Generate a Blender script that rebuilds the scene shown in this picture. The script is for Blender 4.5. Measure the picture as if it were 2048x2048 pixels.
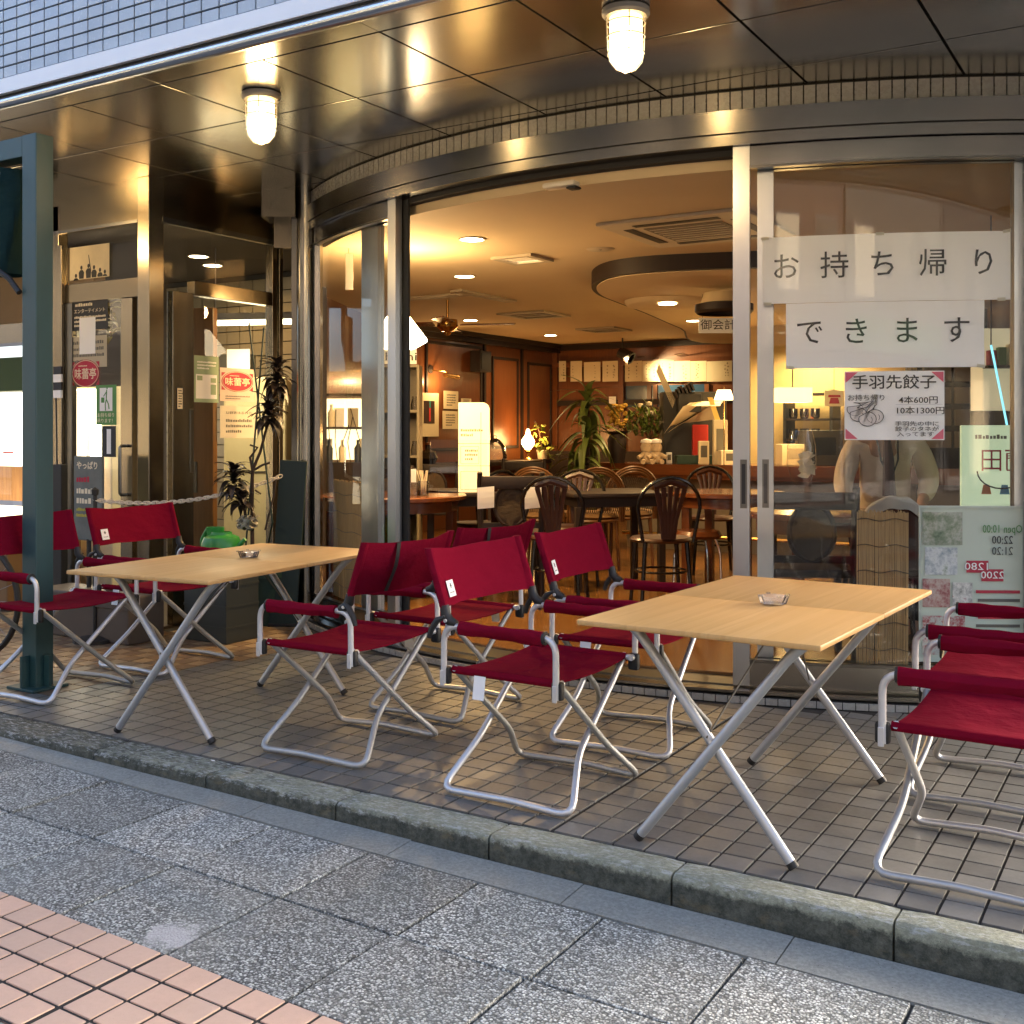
import bpy, bmesh, math, random
from mathutils import Vector, Matrix
R = math.radians
rnd = random.Random(7)
for o in list(bpy.data.objects): bpy.data.objects.remove(o)
scene = bpy.context.scene
COL = scene.collection

# ------------------------------------------------------------------ camera, sky, sun, exposure
CAM = Vector((1.636, -2.907, 1.202)); YAW = 31.38; FPX = 2209.0; CY = 865.0
cam = bpy.data.cameras.new('camera'); cam_o = bpy.data.objects.new('camera', cam); COL.objects.link(cam_o)
cam_o.location = CAM; cam_o.rotation_euler = (R(90), 0, R(YAW))
cam.sensor_width = 36; cam.lens = FPX / 2048 * 36; cam.shift_y = -(1024 - CY) / 2048
cam.clip_start = .05; cam.clip_end = 500
scene.camera = cam_o

SUN_EL, SUN_AZ = 24, 35             # evening: the sun is behind the cafe, the street lies in blue sky light
world = bpy.data.worlds.new('World'); scene.world = world; world.use_nodes = True
wn = world.node_tree.nodes; wl = world.node_tree.links
sky = wn.new('ShaderNodeTexSky'); sky.sky_type = 'NISHITA'; sky.sun_disc = False
sky.sun_elevation = R(SUN_EL); sky.sun_rotation = R(SUN_AZ); sky.air_density = .7; sky.dust_density = 4.0; sky.ozone_density = .3
wn['Background'].inputs['Strength'].default_value = .15
wl.new(sky.outputs['Color'], wn['Background'].inputs['Color'])
sun = bpy.data.lights.new('sun', 'SUN'); sun.energy = .2; sun.angle = R(30); sun.color = (.95, .97, 1)
sun_o = bpy.data.objects.new('sun', sun); COL.objects.link(sun_o)
az = R(SUN_AZ)
sdir = Vector((math.sin(az) * math.cos(R(SUN_EL)), math.cos(az) * math.cos(R(SUN_EL)), math.sin(R(SUN_EL))))
sun_o.rotation_euler = (-sdir).to_track_quat('-Z', 'Y').to_euler(); sun_o.location = (0, -4, 8)
vs = scene.view_settings; vs.view_transform = 'Standard'; vs.look = 'None'; vs.gamma = 1; vs.use_curve_mapping = False
vs.exposure = 2.5
cy = scene.cycles; cy.use_denoising = True; cy.max_bounces = 7; cy.diffuse_bounces = 3; cy.glossy_bounces = 4
cy.transparent_max_bounces = 16; cy.transmission_bounces = 4; cy.caustics_reflective = False; cy.caustics_refractive = False
cy.sample_clamp_indirect = 4.0; cy.blur_glossy = .6

# ------------------------------------------------------------------ places in the street, read along a line of sight
_t = R(YAW); FWD = Vector((-math.sin(_t), math.cos(_t), 0)); RGT = Vector((math.cos(_t), math.sin(_t), 0))
def ray(x, y): return FWD + RGT * ((x - 1024) / FPX) + Vector((0, 0, (CY - y) / FPX))
def atz(x, y, z): d = ray(x, y); return CAM + d * ((z - CAM.z) / d.z)
def aty(x, y, Y): d = ray(x, y); return CAM + d * ((Y - CAM.y) / d.y)
def atx(x, y, X): d = ray(x, y); return CAM + d * ((X - CAM.x) / d.x)
def atd(x, y, dep): return CAM + ray(x, y) * dep

# ------------------------------------------------------------------ helpers
class MB:
    def __init__(s): s.v = []; s.f = []
    def add(s, vs, fs):
        n = len(s.v); s.v += [tuple(v) for v in vs]; s.f += [tuple(i + n for i in f) for f in fs]; return s
    def box(s, x0, x1, y0, y1, z0, z1, M=None):
        v = [Vector(p) for p in ((x0, y0, z0), (x1, y0, z0), (x1, y1, z0), (x0, y1, z0), (x0, y0, z1), (x1, y0, z1), (x1, y1, z1), (x0, y1, z1))]
        if M: v = [M @ p for p in v]
        return s.add(v, [(0, 3, 2, 1), (4, 5, 6, 7), (0, 1, 5, 4), (1, 2, 6, 5), (2, 3, 7, 6), (3, 0, 4, 7)])
    def cbox(s, x0, x1, y0, y1, z0, z1, c, M=None):
        bm = bmesh.new(); t = MB().box(x0, x1, y0, y1, z0, z1)
        vv = [bm.verts.new(p) for p in t.v]; [bm.faces.new([vv[i] for i in f]) for f in t.f]
        bmesh.ops.bevel(bm, geom=bm.edges[:], offset=c, segments=2, affect='EDGES', profile=.5)
        bm.verts.index_update(); v = [p.co.copy() for p in bm.verts]; f = [[p.index for p in q.verts] for q in bm.faces]; bm.free()
        if M: v = [M @ p for p in v]
        return s.add(v, f)
    def tube(s, pts, r, n=8, caps=True, flat=1.0):
        pts = [Vector(p) for p in pts]; rr = r if isinstance(r, (list, tuple)) else [r] * len(pts)
        t = (pts[1] - pts[0]).normalized(); up = Vector((0, 0, 1)) if abs(t.z) < .9 else Vector((1, 0, 0))
        a = t.cross(up).normalized(); vs = []; last = t
        for i, p in enumerate(pts):
            if 0 < i < len(pts) - 1: t = ((pts[i + 1] - p).normalized() + (p - pts[i - 1]).normalized()).normalized()
            elif i: t = (p - pts[i - 1]).normalized()
            q = last.rotation_difference(t); a = (q @ a).normalized(); last = t; b = t.cross(a)
            for k in range(n):
                w = 2 * math.pi * k / n; vs.append(p + (a * math.cos(w) * flat + b * math.sin(w)) * rr[i])
        fs = [(i * n + k, i * n + (k + 1) % n, (i + 1) * n + (k + 1) % n, (i + 1) * n + k) for i in range(len(pts) - 1) for k in range(n)]
        if caps: fs += [tuple(reversed(range(n))), tuple(range((len(pts) - 1) * n, len(pts) * n))]
        return s.add(vs, fs)
    def cyl(s, p0, p1, r0, r1=None, n=16): return s.tube([p0, p1], [r0, r0 if r1 is None else r1], n)
    def lathe(s, prof, n=20, c=(0, 0, 0), M=None, base=True):
        vs = []
        for r, z in prof:
            for k in range(n):
                w = 2 * math.pi * k / n; p = Vector((c[0] + r * math.cos(w), c[1] + r * math.sin(w), c[2] + z)); vs.append(M @ p if M else p)
        m = len(prof); fs = [(i * n + k, i * n + (k + 1) % n, (i + 1) * n + (k + 1) % n, (i + 1) * n + k) for i in range(m - 1) for k in range(n)]
        if base and prof[0][0] > 1e-5: fs.append(tuple(reversed(range(n))))
        return s.add(vs, fs)
    def prism(s, out, z0, z1, M=None):
        n = len(out); v = [Vector((x, y, z0)) for x, y in out] + [Vector((x, y, z1)) for x, y in out]
        if M: v = [M @ p for p in v]
        return s.add(v, [tuple(reversed(range(n))), tuple(range(n, 2 * n))] + [(i, (i + 1) % n, n + (i + 1) % n, n + i) for i in range(n)])
    def grid(s, fn, nu, nv):
        vs = [fn(i / nu, j / nv) for j in range(nv + 1) for i in range(nu + 1)]; w = nu + 1
        return s.add(vs, [(j * w + i, j * w + i + 1, (j + 1) * w + i + 1, (j + 1) * w + i) for j in range(nv) for i in range(nu)])
    def shell(s, fn, nu, nv):           # closed sheet: fn(u, v, side)
        vs = [fn(i / nu, j / nv, sd) for sd in (1, -1) for j in range(nv + 1) for i in range(nu + 1)]; w = nu + 1; N = w * (nv + 1); fs = []
        for j in range(nv):
            for i in range(nu):
                q = (j * w + i, j * w + i + 1, (j + 1) * w + i + 1, (j + 1) * w + i); fs += [q, tuple(N + k for k in reversed(q))]
        ring = [i for i in range(w)] + [j * w + nu for j in range(1, nv + 1)] + [nv * w + i for i in range(nu - 1, -1, -1)] + [j * w for j in range(nv - 1, 0, -1)]
        fs += [(ring[k], N + ring[k], N + ring[(k + 1) % len(ring)], ring[(k + 1) % len(ring)]) for k in range(len(ring))]
        return s.add(vs, fs)
    def mesh(s, name, mat, smooth=False):
        me = bpy.data.meshes.new(name); me.from_pydata(s.v, [], s.f); me.validate(); me.update()
        if mat: me.materials.append(mat)
        if smooth: me.shade_smooth(); me.set_sharp_from_angle(angle=R(38))
        return me
    def build(s, name, mat, parent=None, smooth=False, loc=None, rot=None):
        return link(name, s.mesh(name, mat, smooth), parent, loc, rot)

def link(name, me, parent=None, loc=None, rot=None):
    o = bpy.data.objects.new(name, me); COL.objects.link(o); o.parent = parent
    if loc is not None: o.location = loc
    if rot is not None: o.rotation_euler = rot
    return o
def tag(o, label, cat, group=None, kind=None):
    o['label'] = label; o['category'] = cat
    if group: o['group'] = group
    if kind: o['kind'] = kind
    return o
def thing(name, label, cat, loc=(0, 0, 0), rz=0, group=None, kind=None):
    o = bpy.data.objects.new(name, None); COL.objects.link(o); o.location = loc; o.rotation_euler = (0, 0, rz); o.empty_display_size = .1
    return tag(o, label, cat, group, kind)
def structure(o, label, cat): return tag(o, label, cat, kind='structure')
def copy_tree(o, parent=None):
    c = o.copy(); COL.objects.link(c); c.parent = parent
    for ch in list(o.children): copy_tree(ch, c)
    return c
def fillet(pts, r, n=5):
    pts = [Vector(p) for p in pts]; rs = r if isinstance(r, (list, tuple)) else [r] * len(pts); out = [pts[0]]
    for i in range(1, len(pts) - 1):
        p = pts[i]; a = pts[i - 1] - p; b = pts[i + 1] - p; d = min(rs[i], a.length * .48, b.length * .48); a = a.normalized() * d; b = b.normalized() * d
        for k in range(n + 1):
            t = k / n; out.append(p + a * (1 - t) ** 2 + b * t ** 2)
    return out + [pts[-1]]
def text(body, size, M, mat, parent, name='lettering', depth=.0006, bold=0, width=None, flip=False, spacing=1.0):
    c = bpy.data.curves.new('t', 'FONT'); c.body = body; c.size = size; c.extrude = depth; c.offset = bold; c.align_x = 'CENTER'; c.align_y = 'CENTER'; c.resolution_u = 2; c.space_character = spacing
    o = bpy.data.objects.new('t', c); COL.objects.link(o)
    me = bpy.data.meshes.new_from_object(o.evaluated_get(bpy.context.evaluated_depsgraph_get())); bpy.data.objects.remove(o); bpy.data.curves.remove(c)
    sx = 1
    if width and len(me.vertices):
        w = max(v.co.x for v in me.vertices) - min(v.co.x for v in me.vertices); sx = width / w if w > 0 else 1
    T = M @ Matrix.Diagonal((-sx if flip else sx, 1, 1, 1)); me.transform(T)
    if flip: me.flip_normals()
    me.materials.clear(); me.materials.append(mat); me.name = name
    return link(name, me, parent)
def frame(o, xdir, updir):               # matrix: local x along xdir, local y along updir, z = facing
    x = Vector(xdir).normalized(); y = Vector(updir).normalized(); z = x.cross(y); M = Matrix((x, y, z)).transposed().to_4x4(); M.translation = Vector(o); return M
def rect(w, h, t=.0008, M=None): return MB().box(-w / 2, w / 2, -h / 2, h / 2, -t, 0, M)

# ------------------------------------------------------------------ materials
class NT:
    def __init__(s, name):
        s.m = bpy.data.materials.new(name); s.m.use_nodes = True; s.t = s.m.node_tree; s.n = s.t.nodes; s.b = s.n['Principled BSDF']; s.out = s.n['Material Output']
    def new(s, k, **kw):
        q = s.n.new(k)
        for a, v in kw.items(): setattr(q, a, v)
        return q
    def l(s, a, b): s.t.links.new(a, b)
    def pos(s, scale=(1, 1, 1)):
        g = s.new('ShaderNodeNewGeometry'); m = s.new('ShaderNodeMapping'); m.inputs['Scale'].default_value = scale; s.l(g.outputs['Position'], m.inputs['Vector']); return m.outputs[0]
    def loc(s, scale=(1, 1, 1)):
        g = s.new('ShaderNodeTexCoord'); m = s.new('ShaderNodeMapping'); m.inputs['Scale'].default_value = scale; s.l(g.outputs['Object'], m.inputs['Vector']); return m.outputs[0]
    def noise(s, vec, scale, detail=3, rough=.6):
        q = s.new('ShaderNodeTexNoise'); q.inputs['Scale'].default_value = scale; q.inputs['Detail'].default_value = detail; q.inputs['Roughness'].default_value = rough; s.l(vec, q.inputs['Vector']); return q.outputs['Fac']
    def vor(s, vec, scale, out='Distance', feature='F1'):
        q = s.new('ShaderNodeTexVoronoi'); q.feature = feature; q.inputs['Scale'].default_value = scale; s.l(vec, q.inputs['Vector']); return q.outputs[out]
    def ramp(s, fac, stops, interp='LINEAR'):
        q = s.new('ShaderNodeValToRGB'); q.color_ramp.interpolation = interp; e = q.color_ramp.elements
        while len(e) < len(stops): e.new(.5)
        for k, (p, c) in zip(e, stops): k.position = p; k.color = (c[0], c[1], c[2], 1) if not isinstance(c, (int, float)) else (c, c, c, 1)
        s.l(fac, q.inputs['Fac']); return q.outputs['Color']
    def mix(s, fac, a, b, mode='MIX'):
        q = s.new('ShaderNodeMix', data_type='RGBA', blend_type=mode)
        for sock, v in ((q.inputs[0], fac), (q.inputs[6], a), (q.inputs[7], b)):
            if isinstance(v, (int, float)): sock.default_value = v
            elif isinstance(v, (tuple, list)): sock.default_value = (*v[:3], 1)
            else: s.l(v, sock)
        return q.outputs[2]
    def math(s, op, a, b=None):
        q = s.new('ShaderNodeMath', operation=op)
        for i, v in enumerate((a, b)):
            if v is None: continue
            if isinstance(v, (int, float)): q.inputs[i].default_value = v
            else: s.l(v, q.inputs[i])
        return q.outputs[0]
    def rand(s): return s.new('ShaderNodeObjectInfo').outputs['Random']
    def bump(s, h, strength=.3, dist=.01):
        q = s.new('ShaderNodeBump'); q.inputs['Strength'].default_value = strength; q.inputs['Distance'].default_value = dist; s.l(h, q.inputs['Height']); s.l(q.outputs[0], s.b.inputs['Normal'])
    def set(s, col=None, rough=None, metal=None, **kw):
        for k, v in (('Base Color', col), ('Roughness', rough), ('Metallic', metal)) + tuple(kw.items()):
            if v is None: continue
            k = k.replace('_', ' '); i = s.b.inputs[k]
            if isinstance(v, (int, float)): i.default_value = v
            elif isinstance(v, (tuple, list)): i.default_value = (*v[:3], 1)
            else: s.l(v, i)
        return s
MC = {}
def plain(name, col, rough=.5, metal=0, var=.12, scale=9, bump=0, **kw):
    if name in MC: return MC[name]
    t = NT(name); n = t.noise(t.pos(), scale, 4)
    c = t.mix(n, [x * (1 - var) for x in col], [min(1, x * (1 + var)) for x in col]); t.set(c, rough, metal, **kw)
    if bump: t.bump(t.noise(t.pos(), scale * 12, 2), bump, .002)
    MC[name] = t.m; return t.m
def emit(name, col, strength):
    if name in MC: return MC[name]
    t = NT(name); t.set(col, .5); t.b.inputs['Emission Color'].default_value = (*col, 1); t.b.inputs['Emission Strength'].default_value = strength; MC[name] = t.m; return t.m
def steel(name, col=(.56, .545, .52), rough=.2, wav=.02, brush=(2, 2, 160), var=.1):
    t = NT(name); n = t.noise(t.pos(brush), 3, 3); n2 = t.noise(t.pos(), 1.6, 3)
    rr = t.math('ADD', t.math('MULTIPLY', n, .014), rough - .02); rr = t.math('ADD', rr, t.math('MULTIPLY', n2, .04))
    t.set(t.mix(n2, [c * (1 - var) for c in col], [c * (1 + var) for c in col]), rr, 1.0); t.bump(t.noise(t.pos(), 2.2, 2), wav, .05); return t.m
def wood(name, a, b, axis=0, rough=.35, scale=7, coat=0, var=.3):
    t = NT(name); sc = [9, 9, 9]; sc[axis] = .6; n = t.noise(t.loc(tuple(sc)), scale, 5, .65); n2 = t.noise(t.pos(), 2.5, 2)
    t.set(t.mix(t.math('ADD', t.math('MULTIPLY', n, 1.5), -.25), a, b), t.math('ADD', t.math('MULTIPLY', n2, .15), rough - .07), 0, Coat_Weight=coat, Coat_Roughness=.15); t.bump(n, .06, .004); return t.m
def glass(name, tint=(1, 1, 1), refl=1.0, ior=1.5, rough=.0):
    t = NT(name); t.n.remove(t.b); tr = t.new('ShaderNodeBsdfTransparent'); tr.inputs[0].default_value = (*tint, 1); gl = t.new('ShaderNodeBsdfGlossy'); gl.inputs['Roughness'].default_value = rough
    fr = t.new('ShaderNodeFresnel'); fr.inputs[0].default_value = ior; mx = t.new('ShaderNodeMixShader'); bk = t.math('SUBTRACT', 1.0, t.new('ShaderNodeNewGeometry').outputs['Backfacing']); t.l(t.math('MULTIPLY', t.math('MULTIPLY', fr.outputs[0], refl), bk), mx.inputs[0]); t.l(tr.outputs[0], mx.inputs[1]); t.l(gl.outputs[0], mx.inputs[2]); t.l(mx.outputs[0], t.out.inputs[0]); return t.m
def leafmat(name, a, b):
    t = NT(name); n = t.noise(t.pos(), 30, 2); c = t.mix(t.rand(), a, b); c = t.mix(t.math('MULTIPLY', n, .5), c, b); t.set(c, .45, 0); t.b.inputs['Subsurface Weight'].default_value = 0; return t.m
# ------------------------------------------------------------------ shared materials
def m_aggregate():
    t = NT('aggregate'); p = t.pos(); d = t.vor(p, 150); c = t.vor(p, 150, 'Color'); sep = t.new('ShaderNodeSeparateColor'); t.l(c, sep.inputs[0])
    peb = t.ramp(sep.outputs[0], [(0, (.10, .105, .10)), (.3, (.26, .272, .258)), (.65, (.47, .49, .465)), (1, (.80, .835, .79))])
    edge = t.ramp(d, [(.40, (1, 1, 1)), (.72, (0, 0, 0))]); col = t.mix(edge, (.07, .075, .072), peb)
    wear = t.ramp(t.noise(t.pos((1, 1, 1)), 2.3, 5, .7), [(.38, (0, 0, 0)), (.68, (1, 1, 1))]); col = t.mix(t.math('MULTIPLY', wear, .4), col, (.33, .345, .315))
    spot = t.ramp(t.noise(t.pos(), 1.1, 2), [(.5, (1, 1, 1)), (.75, (.78, .785, .765))]); col = t.mix(1, col, spot, 'MULTIPLY')
    g = t.new('ShaderNodeNewGeometry'); vd = t.new('ShaderNodeVectorMath', operation='DISTANCE'); vd.inputs[1].default_value = (-.55, -.965, -.07); t.l(g.outputs['Position'], vd.inputs[0])
    sm_ = t.ramp(t.math('ADD', vd.outputs['Value'], t.math('MULTIPLY', t.math('ADD', t.noise(t.pos(), 22, 5, .7), -.5), .22)), [(.05, (1, 1, 1)), (.085, (0, 0, 0))]); col = t.mix(t.math('MULTIPLY', sm_, .8), col, (.52, .52, .52))
    gum = t.ramp(t.vor(t.pos((1, 1, 0)), 4.2), [(.035, (1, 1, 1)), (.05, (0, 0, 0))]); col = t.mix(t.math('MULTIPLY', gum, .8), col, (.05, .05, .05))
    rn = t.math('ADD', t.math('MULTIPLY', t.rand(), .4), .80); comb = t.new('ShaderNodeCombineColor'); [t.l(rn, comb.inputs[i]) for i in range(3)]
    col = t.mix(1, col, comb.outputs[0], 'MULTIPLY'); t.set(col, .75); t.bump(edge, .5, .004); return t.m
def m_tile(name, a, b, rough, stain=(.04, .035, .03), sf=.35, spk=0):
    t = NT(name); c = t.mix(t.rand(), a, b); n = t.noise(t.pos(), 60, 4); c = t.mix(t.math('MULTIPLY', n, .35), c, [x * .7 for x in a])
    st = t.ramp(t.noise(t.pos(), 3.2, 6, .7), [(.45, (0, 0, 0)), (.8, (1, 1, 1))]); c = t.mix(t.math('MULTIPLY', st, sf), c, stain)
    if spk: c = t.mix(t.ramp(t.vor(t.pos(), 260), [(.12, (1, 1, 1)), (.2, (0, 0, 0))]), c, [x * .72 for x in a])
    t.set(c, t.math('ADD', t.math('MULTIPLY', n, .25), rough - .1)); t.bump(t.noise(t.pos(), 140, 3), .12, .001); return t.m
def m_concrete(name, a, b, moss=0):
    t = NT(name); n = t.noise(t.pos(), 14, 6, .7); c = t.mix(n, a, b)
    c = t.mix(t.math('MULTIPLY', t.ramp(t.noise(t.pos(), 90, 4, .7), [(.4, (0, 0, 0)), (.62, (1, 1, 1))]), .4), c, [x * 1.5 for x in b])
    c = t.mix(t.ramp(t.vor(t.pos(), 55), [(.05, (1, 1, 1)), (.09, (0, 0, 0))]), c, (.03, .03, .03))
    if moss:
        g = t.new('ShaderNodeNewGeometry'); sp = t.new('ShaderNodeSeparateXYZ'); t.l(g.outputs['Position'], sp.inputs[0])
        z = t.math('ADD', sp.outputs['Z'], t.math('MULTIPLY', t.math('ADD', t.noise(t.pos(), 18, 7, .8), -.5), .075))
        zx = t.math('ADD', z, t.math('MULTIPLY', sp.outputs['X'], .012))
        k = t.new('ShaderNodeMapRange'); k.inputs[1].default_value = -.027; k.inputs[2].default_value = -.012; k.inputs[3].default_value = 1; k.inputs[4].default_value = 0; t.l(zx, k.inputs[0])
        gm = t.mix(t.ramp(t.noise(t.pos(), 34, 7, .82), [(.38, (0, 0, 0)), (.72, (1, 1, 1))]), (.014, .018, .012), (.135, .14, .11)); c = t.mix(t.math('MULTIPLY', k.outputs[0], .94), c, gm)
        li = t.ramp(t.noise(t.pos((1, 2, 2)), 9, 5, .7), [(.56, (0, 0, 0)), (.66, (1, 1, 1))]); c = t.mix(t.math('MULTIPLY', li, .45), c, (.17, .14, .075)); wl_ = t.ramp(t.noise(t.pos((1, 3, 3)), 26, 6, .8), [(.5, (0, 0, 0)), (.6, (1, 1, 1))]); kk = t.new('ShaderNodeMapRange'); kk.inputs[1].default_value = -.022; kk.inputs[2].default_value = -.012; t.l(z, kk.inputs[0]); kz = t.new('ShaderNodeMapRange'); kz.inputs[1].default_value = -.004; kz.inputs[2].default_value = .008; kz.inputs[3].default_value = 1; kz.inputs[4].default_value = 0; t.l(z, kz.inputs[0]); c = t.mix(t.math('MULTIPLY', t.math('MULTIPLY', wl_, .7), t.math('MULTIPLY', kk.outputs[0], kz.outputs[0])), c, (.52, .54, .53))
    t.set(c, .85); t.bump(t.noise(t.pos(), 40, 7, .8), .9, .010); return t.m
AGG = m_aggregate()
TERR = m_tile('terrace_tile', (.205, .203, .188), (.13, .13, .123), .36, (.05, .045, .04), .5)
TAN = m_tile('tan_tile', (.36, .26, .15), (.30, .215, .125), .42); BRN = m_tile('brown_tile', (.21, .135, .08), (.17, .115, .07), .42)
PINK = m_tile('pink_tile', (.70, .47, .35), (.60, .43, .33), .62, (.25, .17, .13), .22, 1)
GROUT = plain('grout', (.030, .028, .026), .9, var=.3, scale=25)
GROUT2 = plain('grout_grey', (.11, .11, .105), .9, var=.3, scale=25)
KERB = m_concrete('kerb_concrete', (.13, .138, .10), (.33, .345, .26), 1); STILE = steel('stile_steel', (.46, .48, .51), .28, .006); GUT = m_concrete('gutter_concrete', (.185, .194, .18), (.31, .325, .30))  # stile steel: bluish sky reflection is put into its colour
ASPH = plain('asphalt', (.05, .05, .052), .85, var=.35, scale=80)
WTILE = m_tile('wall_tile', (.52, .59, .65), (.45, .52, .585), .22, (.2, .21, .21), .25)
BTILE = m_tile('band_tile', (.42, .41, .37), (.37, .36, .33), .25, (.12, .11, .1), .25)
SOFF = steel('soffit_steel', (.55, .525, .475), .18, .02, (2, 2, 2)); LINT = steel('lintel_steel', (.20, .165, .115), .2, .02, (2, 2, 2)); STEELW = steel('steel_lamp_tint', (.27, .23, .17), .2, .01)  # lobby steels: warmth of the lamplit surroundings is put into their colour
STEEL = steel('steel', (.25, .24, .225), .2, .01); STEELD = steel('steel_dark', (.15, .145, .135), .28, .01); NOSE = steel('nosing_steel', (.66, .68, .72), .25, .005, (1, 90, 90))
WHITEP = plain('white_fascia', (.88, .92, .96), .35, var=.05, scale=3)
BLACK = plain('black_rubber', (.012, .012, .012), .55); DARK = plain('dark_gap', (.02, .019, .018), .8)
GLASS = glass('shop_glass', (.98, .99, .98), .8, 1.5); GLASS2 = glass('door_glass', (.66, .67, .65), .8, 1.5); CLEAR = glass('clear_glass', (.97, .97, .97), 1.5, 1.5)  # door glass: shade over the room behind is put into its tint
def m_paper(name, col, tr=.45):
    t = NT(name); n = t.noise(t.pos(), 5, 3); t.set(t.mix(n, [c * .95 for c in col], col), .75); tl = t.new('ShaderNodeBsdfTranslucent'); tl.inputs[0].default_value = (*col, 1); mx = t.new('ShaderNodeMixShader'); mx.inputs[0].default_value = tr; t.l(t.b.outputs[0], mx.inputs[1]); t.l(tl.outputs[0], mx.inputs[2]); t.l(mx.outputs[0], t.out.inputs[0]); return t.m
PAPER = m_paper('paper', (.94, .94, .93), .06); INK = plain('ink', (.012, .012, .014), .6); CREAM = plain('cream_paper', (.72, .62, .42), .8, var=.1, scale=4)

# ------------------------------------------------------------------ ground, pavement, kerb, terrace
def zs(x): return -.08 - .02 * max(-3.0, min(4.0, x))
def in_view(p, mrg=30):
    d = Vector(p) - CAM; dep = d.dot(FWD)
    if dep < .3: return False
    return -mrg < 1024 + FPX * d.dot(RGT) / dep < 2048 + mrg and -mrg < CY - FPX * d.z / dep < 2048 + mrg
structure(MB().box(-60, 60, -60, 60, -.60, -.45).build('ground', ASPH), 'wide dark ground sheet under the whole street', 'ground')
structure(MB().box(-60, 60, -9.0, -3.4, -.44, -.19).build('road', ASPH), 'dark asphalt road behind the viewer', 'road')
structure(MB().box(-60, 60, -12, -9.0, -.44, -.08).build('far_pavement', AGG), 'speckled grey pavement on the far side of the road', 'pavement')
pv = structure(MB().add([(-60, -3.4, zs(-3) - .016), (-3, -3.4, zs(-3) - .016), (4, -3.4, zs(4) - .016), (60, -3.4, zs(4) - .016), (60, -.12, zs(4) - .016), (4, -.12, zs(4) - .016), (-3, -.12, zs(-3) - .016), (-60, -.12, zs(-3) - .016)], [(0, 1, 6, 7), (1, 2, 5, 6), (2, 3, 4, 5)]).build('pavement', GROUT2), 'speckled grey aggregate slab pavement below the kerb', 'pavement')
SL = .3945
sm = MB().cbox(-SL / 2 + .005, SL / 2 - .005, -.1905, .1905, -.03, 0, .0025).mesh('paving_slab', AGG)
for r, yc in enumerate((-.466, -.856, -1.635, -2.025)):
    for k in range(-9, 10):
        xc = -.475 + SL * (k + .5) + (.0, -.012, .05, .1)[r]
        if r < 2 or in_view((xc, yc, zs(xc)), 300):
            link('paving_slab', sm, pv, (xc, yc, zs(xc) + rnd.uniform(-.0025, .0025)), (rnd.uniform(-.004, .004), .02 + rnd.uniform(-.004, .004), rnd.uniform(-.004, .004)))
pk = structure(MB().add([(-6, -1.44, zs(-3) - .0035), (-3, -1.44, zs(-3) - .0035), (4, -1.44, zs(4) - .0035), (4, -1.05, zs(4) - .0035), (-3, -1.05, zs(-3) - .0035), (-6, -1.05, zs(-3) - .0035)], [(0, 1, 4, 5), (1, 2, 3, 4)]).build('tile_path', GROUT), 'strip of pinkish square paving tiles with dark joints', 'tile paving')
pm = MB().cbox(-.0448, .0448, -.0448, .0448, -.012, 0, .0008).mesh('tile', PINK)
for i in range(-22, 24):
    for j in range(4):
        xc = -1.051 + .1005 * i + (.006 if i >= 6 else 0); yc = -1.094 - .0985 * j
        if in_view((xc, yc, -.07), 120): link('tile', pm, pk, (xc, yc, zs(xc) + rnd.uniform(-.0008, .0008)), (0, .02, rnd.uniform(-.006, .006)))
MB().prism([(-.03, -.012), (.0, -.02), (.022, -.008), (.03, .004), (.012, .016), (-.012, .01), (-.028, .006)], 0, .002).build('gum_stain', plain('gum', (.06, .05, .05), .8), pk, loc=(-.765, -1.39, zs(-.765)))
# kerb stones and gutter blocks
kb = structure(MB().box(-9, 6, -.07, -.012, -.5, -.03).build('kerb', GROUT), 'weathered mossy concrete kerb along the terrace edge', 'kerb')
def kf(x): return -.122 + .022 * max(-2.4, min(1.6, x))
def kerb_stone(x0, x1):
    x0 += .003; x1 -= .003; b = MB(); n = 10; prof = []
    ch = .018 + rnd.uniform(-.003, .004)
    vs = []
    for i in range(n + 1):
        x = x0 + (x1 - x0) * i / n; f = kf(x); e = .006 if i in (0, n) else 0; w = rnd.uniform(-.002, .002)
        for y, z in ((-.004, -.3), (-.004, -.003 - e * .5), (f + ch + .004 + w, -.001 - e * .5), (f + ch * .45 + w, -.005 - e + w), (f + .001 + e * .6, -ch + w), (f + e * .4, -.3)): vs.append((x, y, z))
    fs = [(i * 6 + k, i * 6 + (k + 1) % 6, (i + 1) * 6 + (k + 1) % 6, (i + 1) * 6 + k) for i in range(n) for k in range(6)] + [tuple(range(5, -1, -1)), tuple(range(n * 6, n * 6 + 6))]
    return b.add(vs, fs)
for k in range(-9, 6): kerb_stone(-.145 + .5835 * k, -.145 + .5835 * (k + 1)).build('kerb_stone', KERB, kb, True)
gt = structure(MB().add([(-9, -.27, zs(-3) - .01), (-3, -.27, zs(-3) - .01), (4, -.27, zs(4) - .01), (4, -.1, zs(4) - .01), (-3, -.1, zs(-3) - .01), (-9, -.1, zs(-3) - .01)], [(0, 1, 4, 5), (1, 2, 3, 4)]).build('gutter', DARK), 'smooth grey concrete gutter strip at the foot of the kerb', 'gutter')
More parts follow.
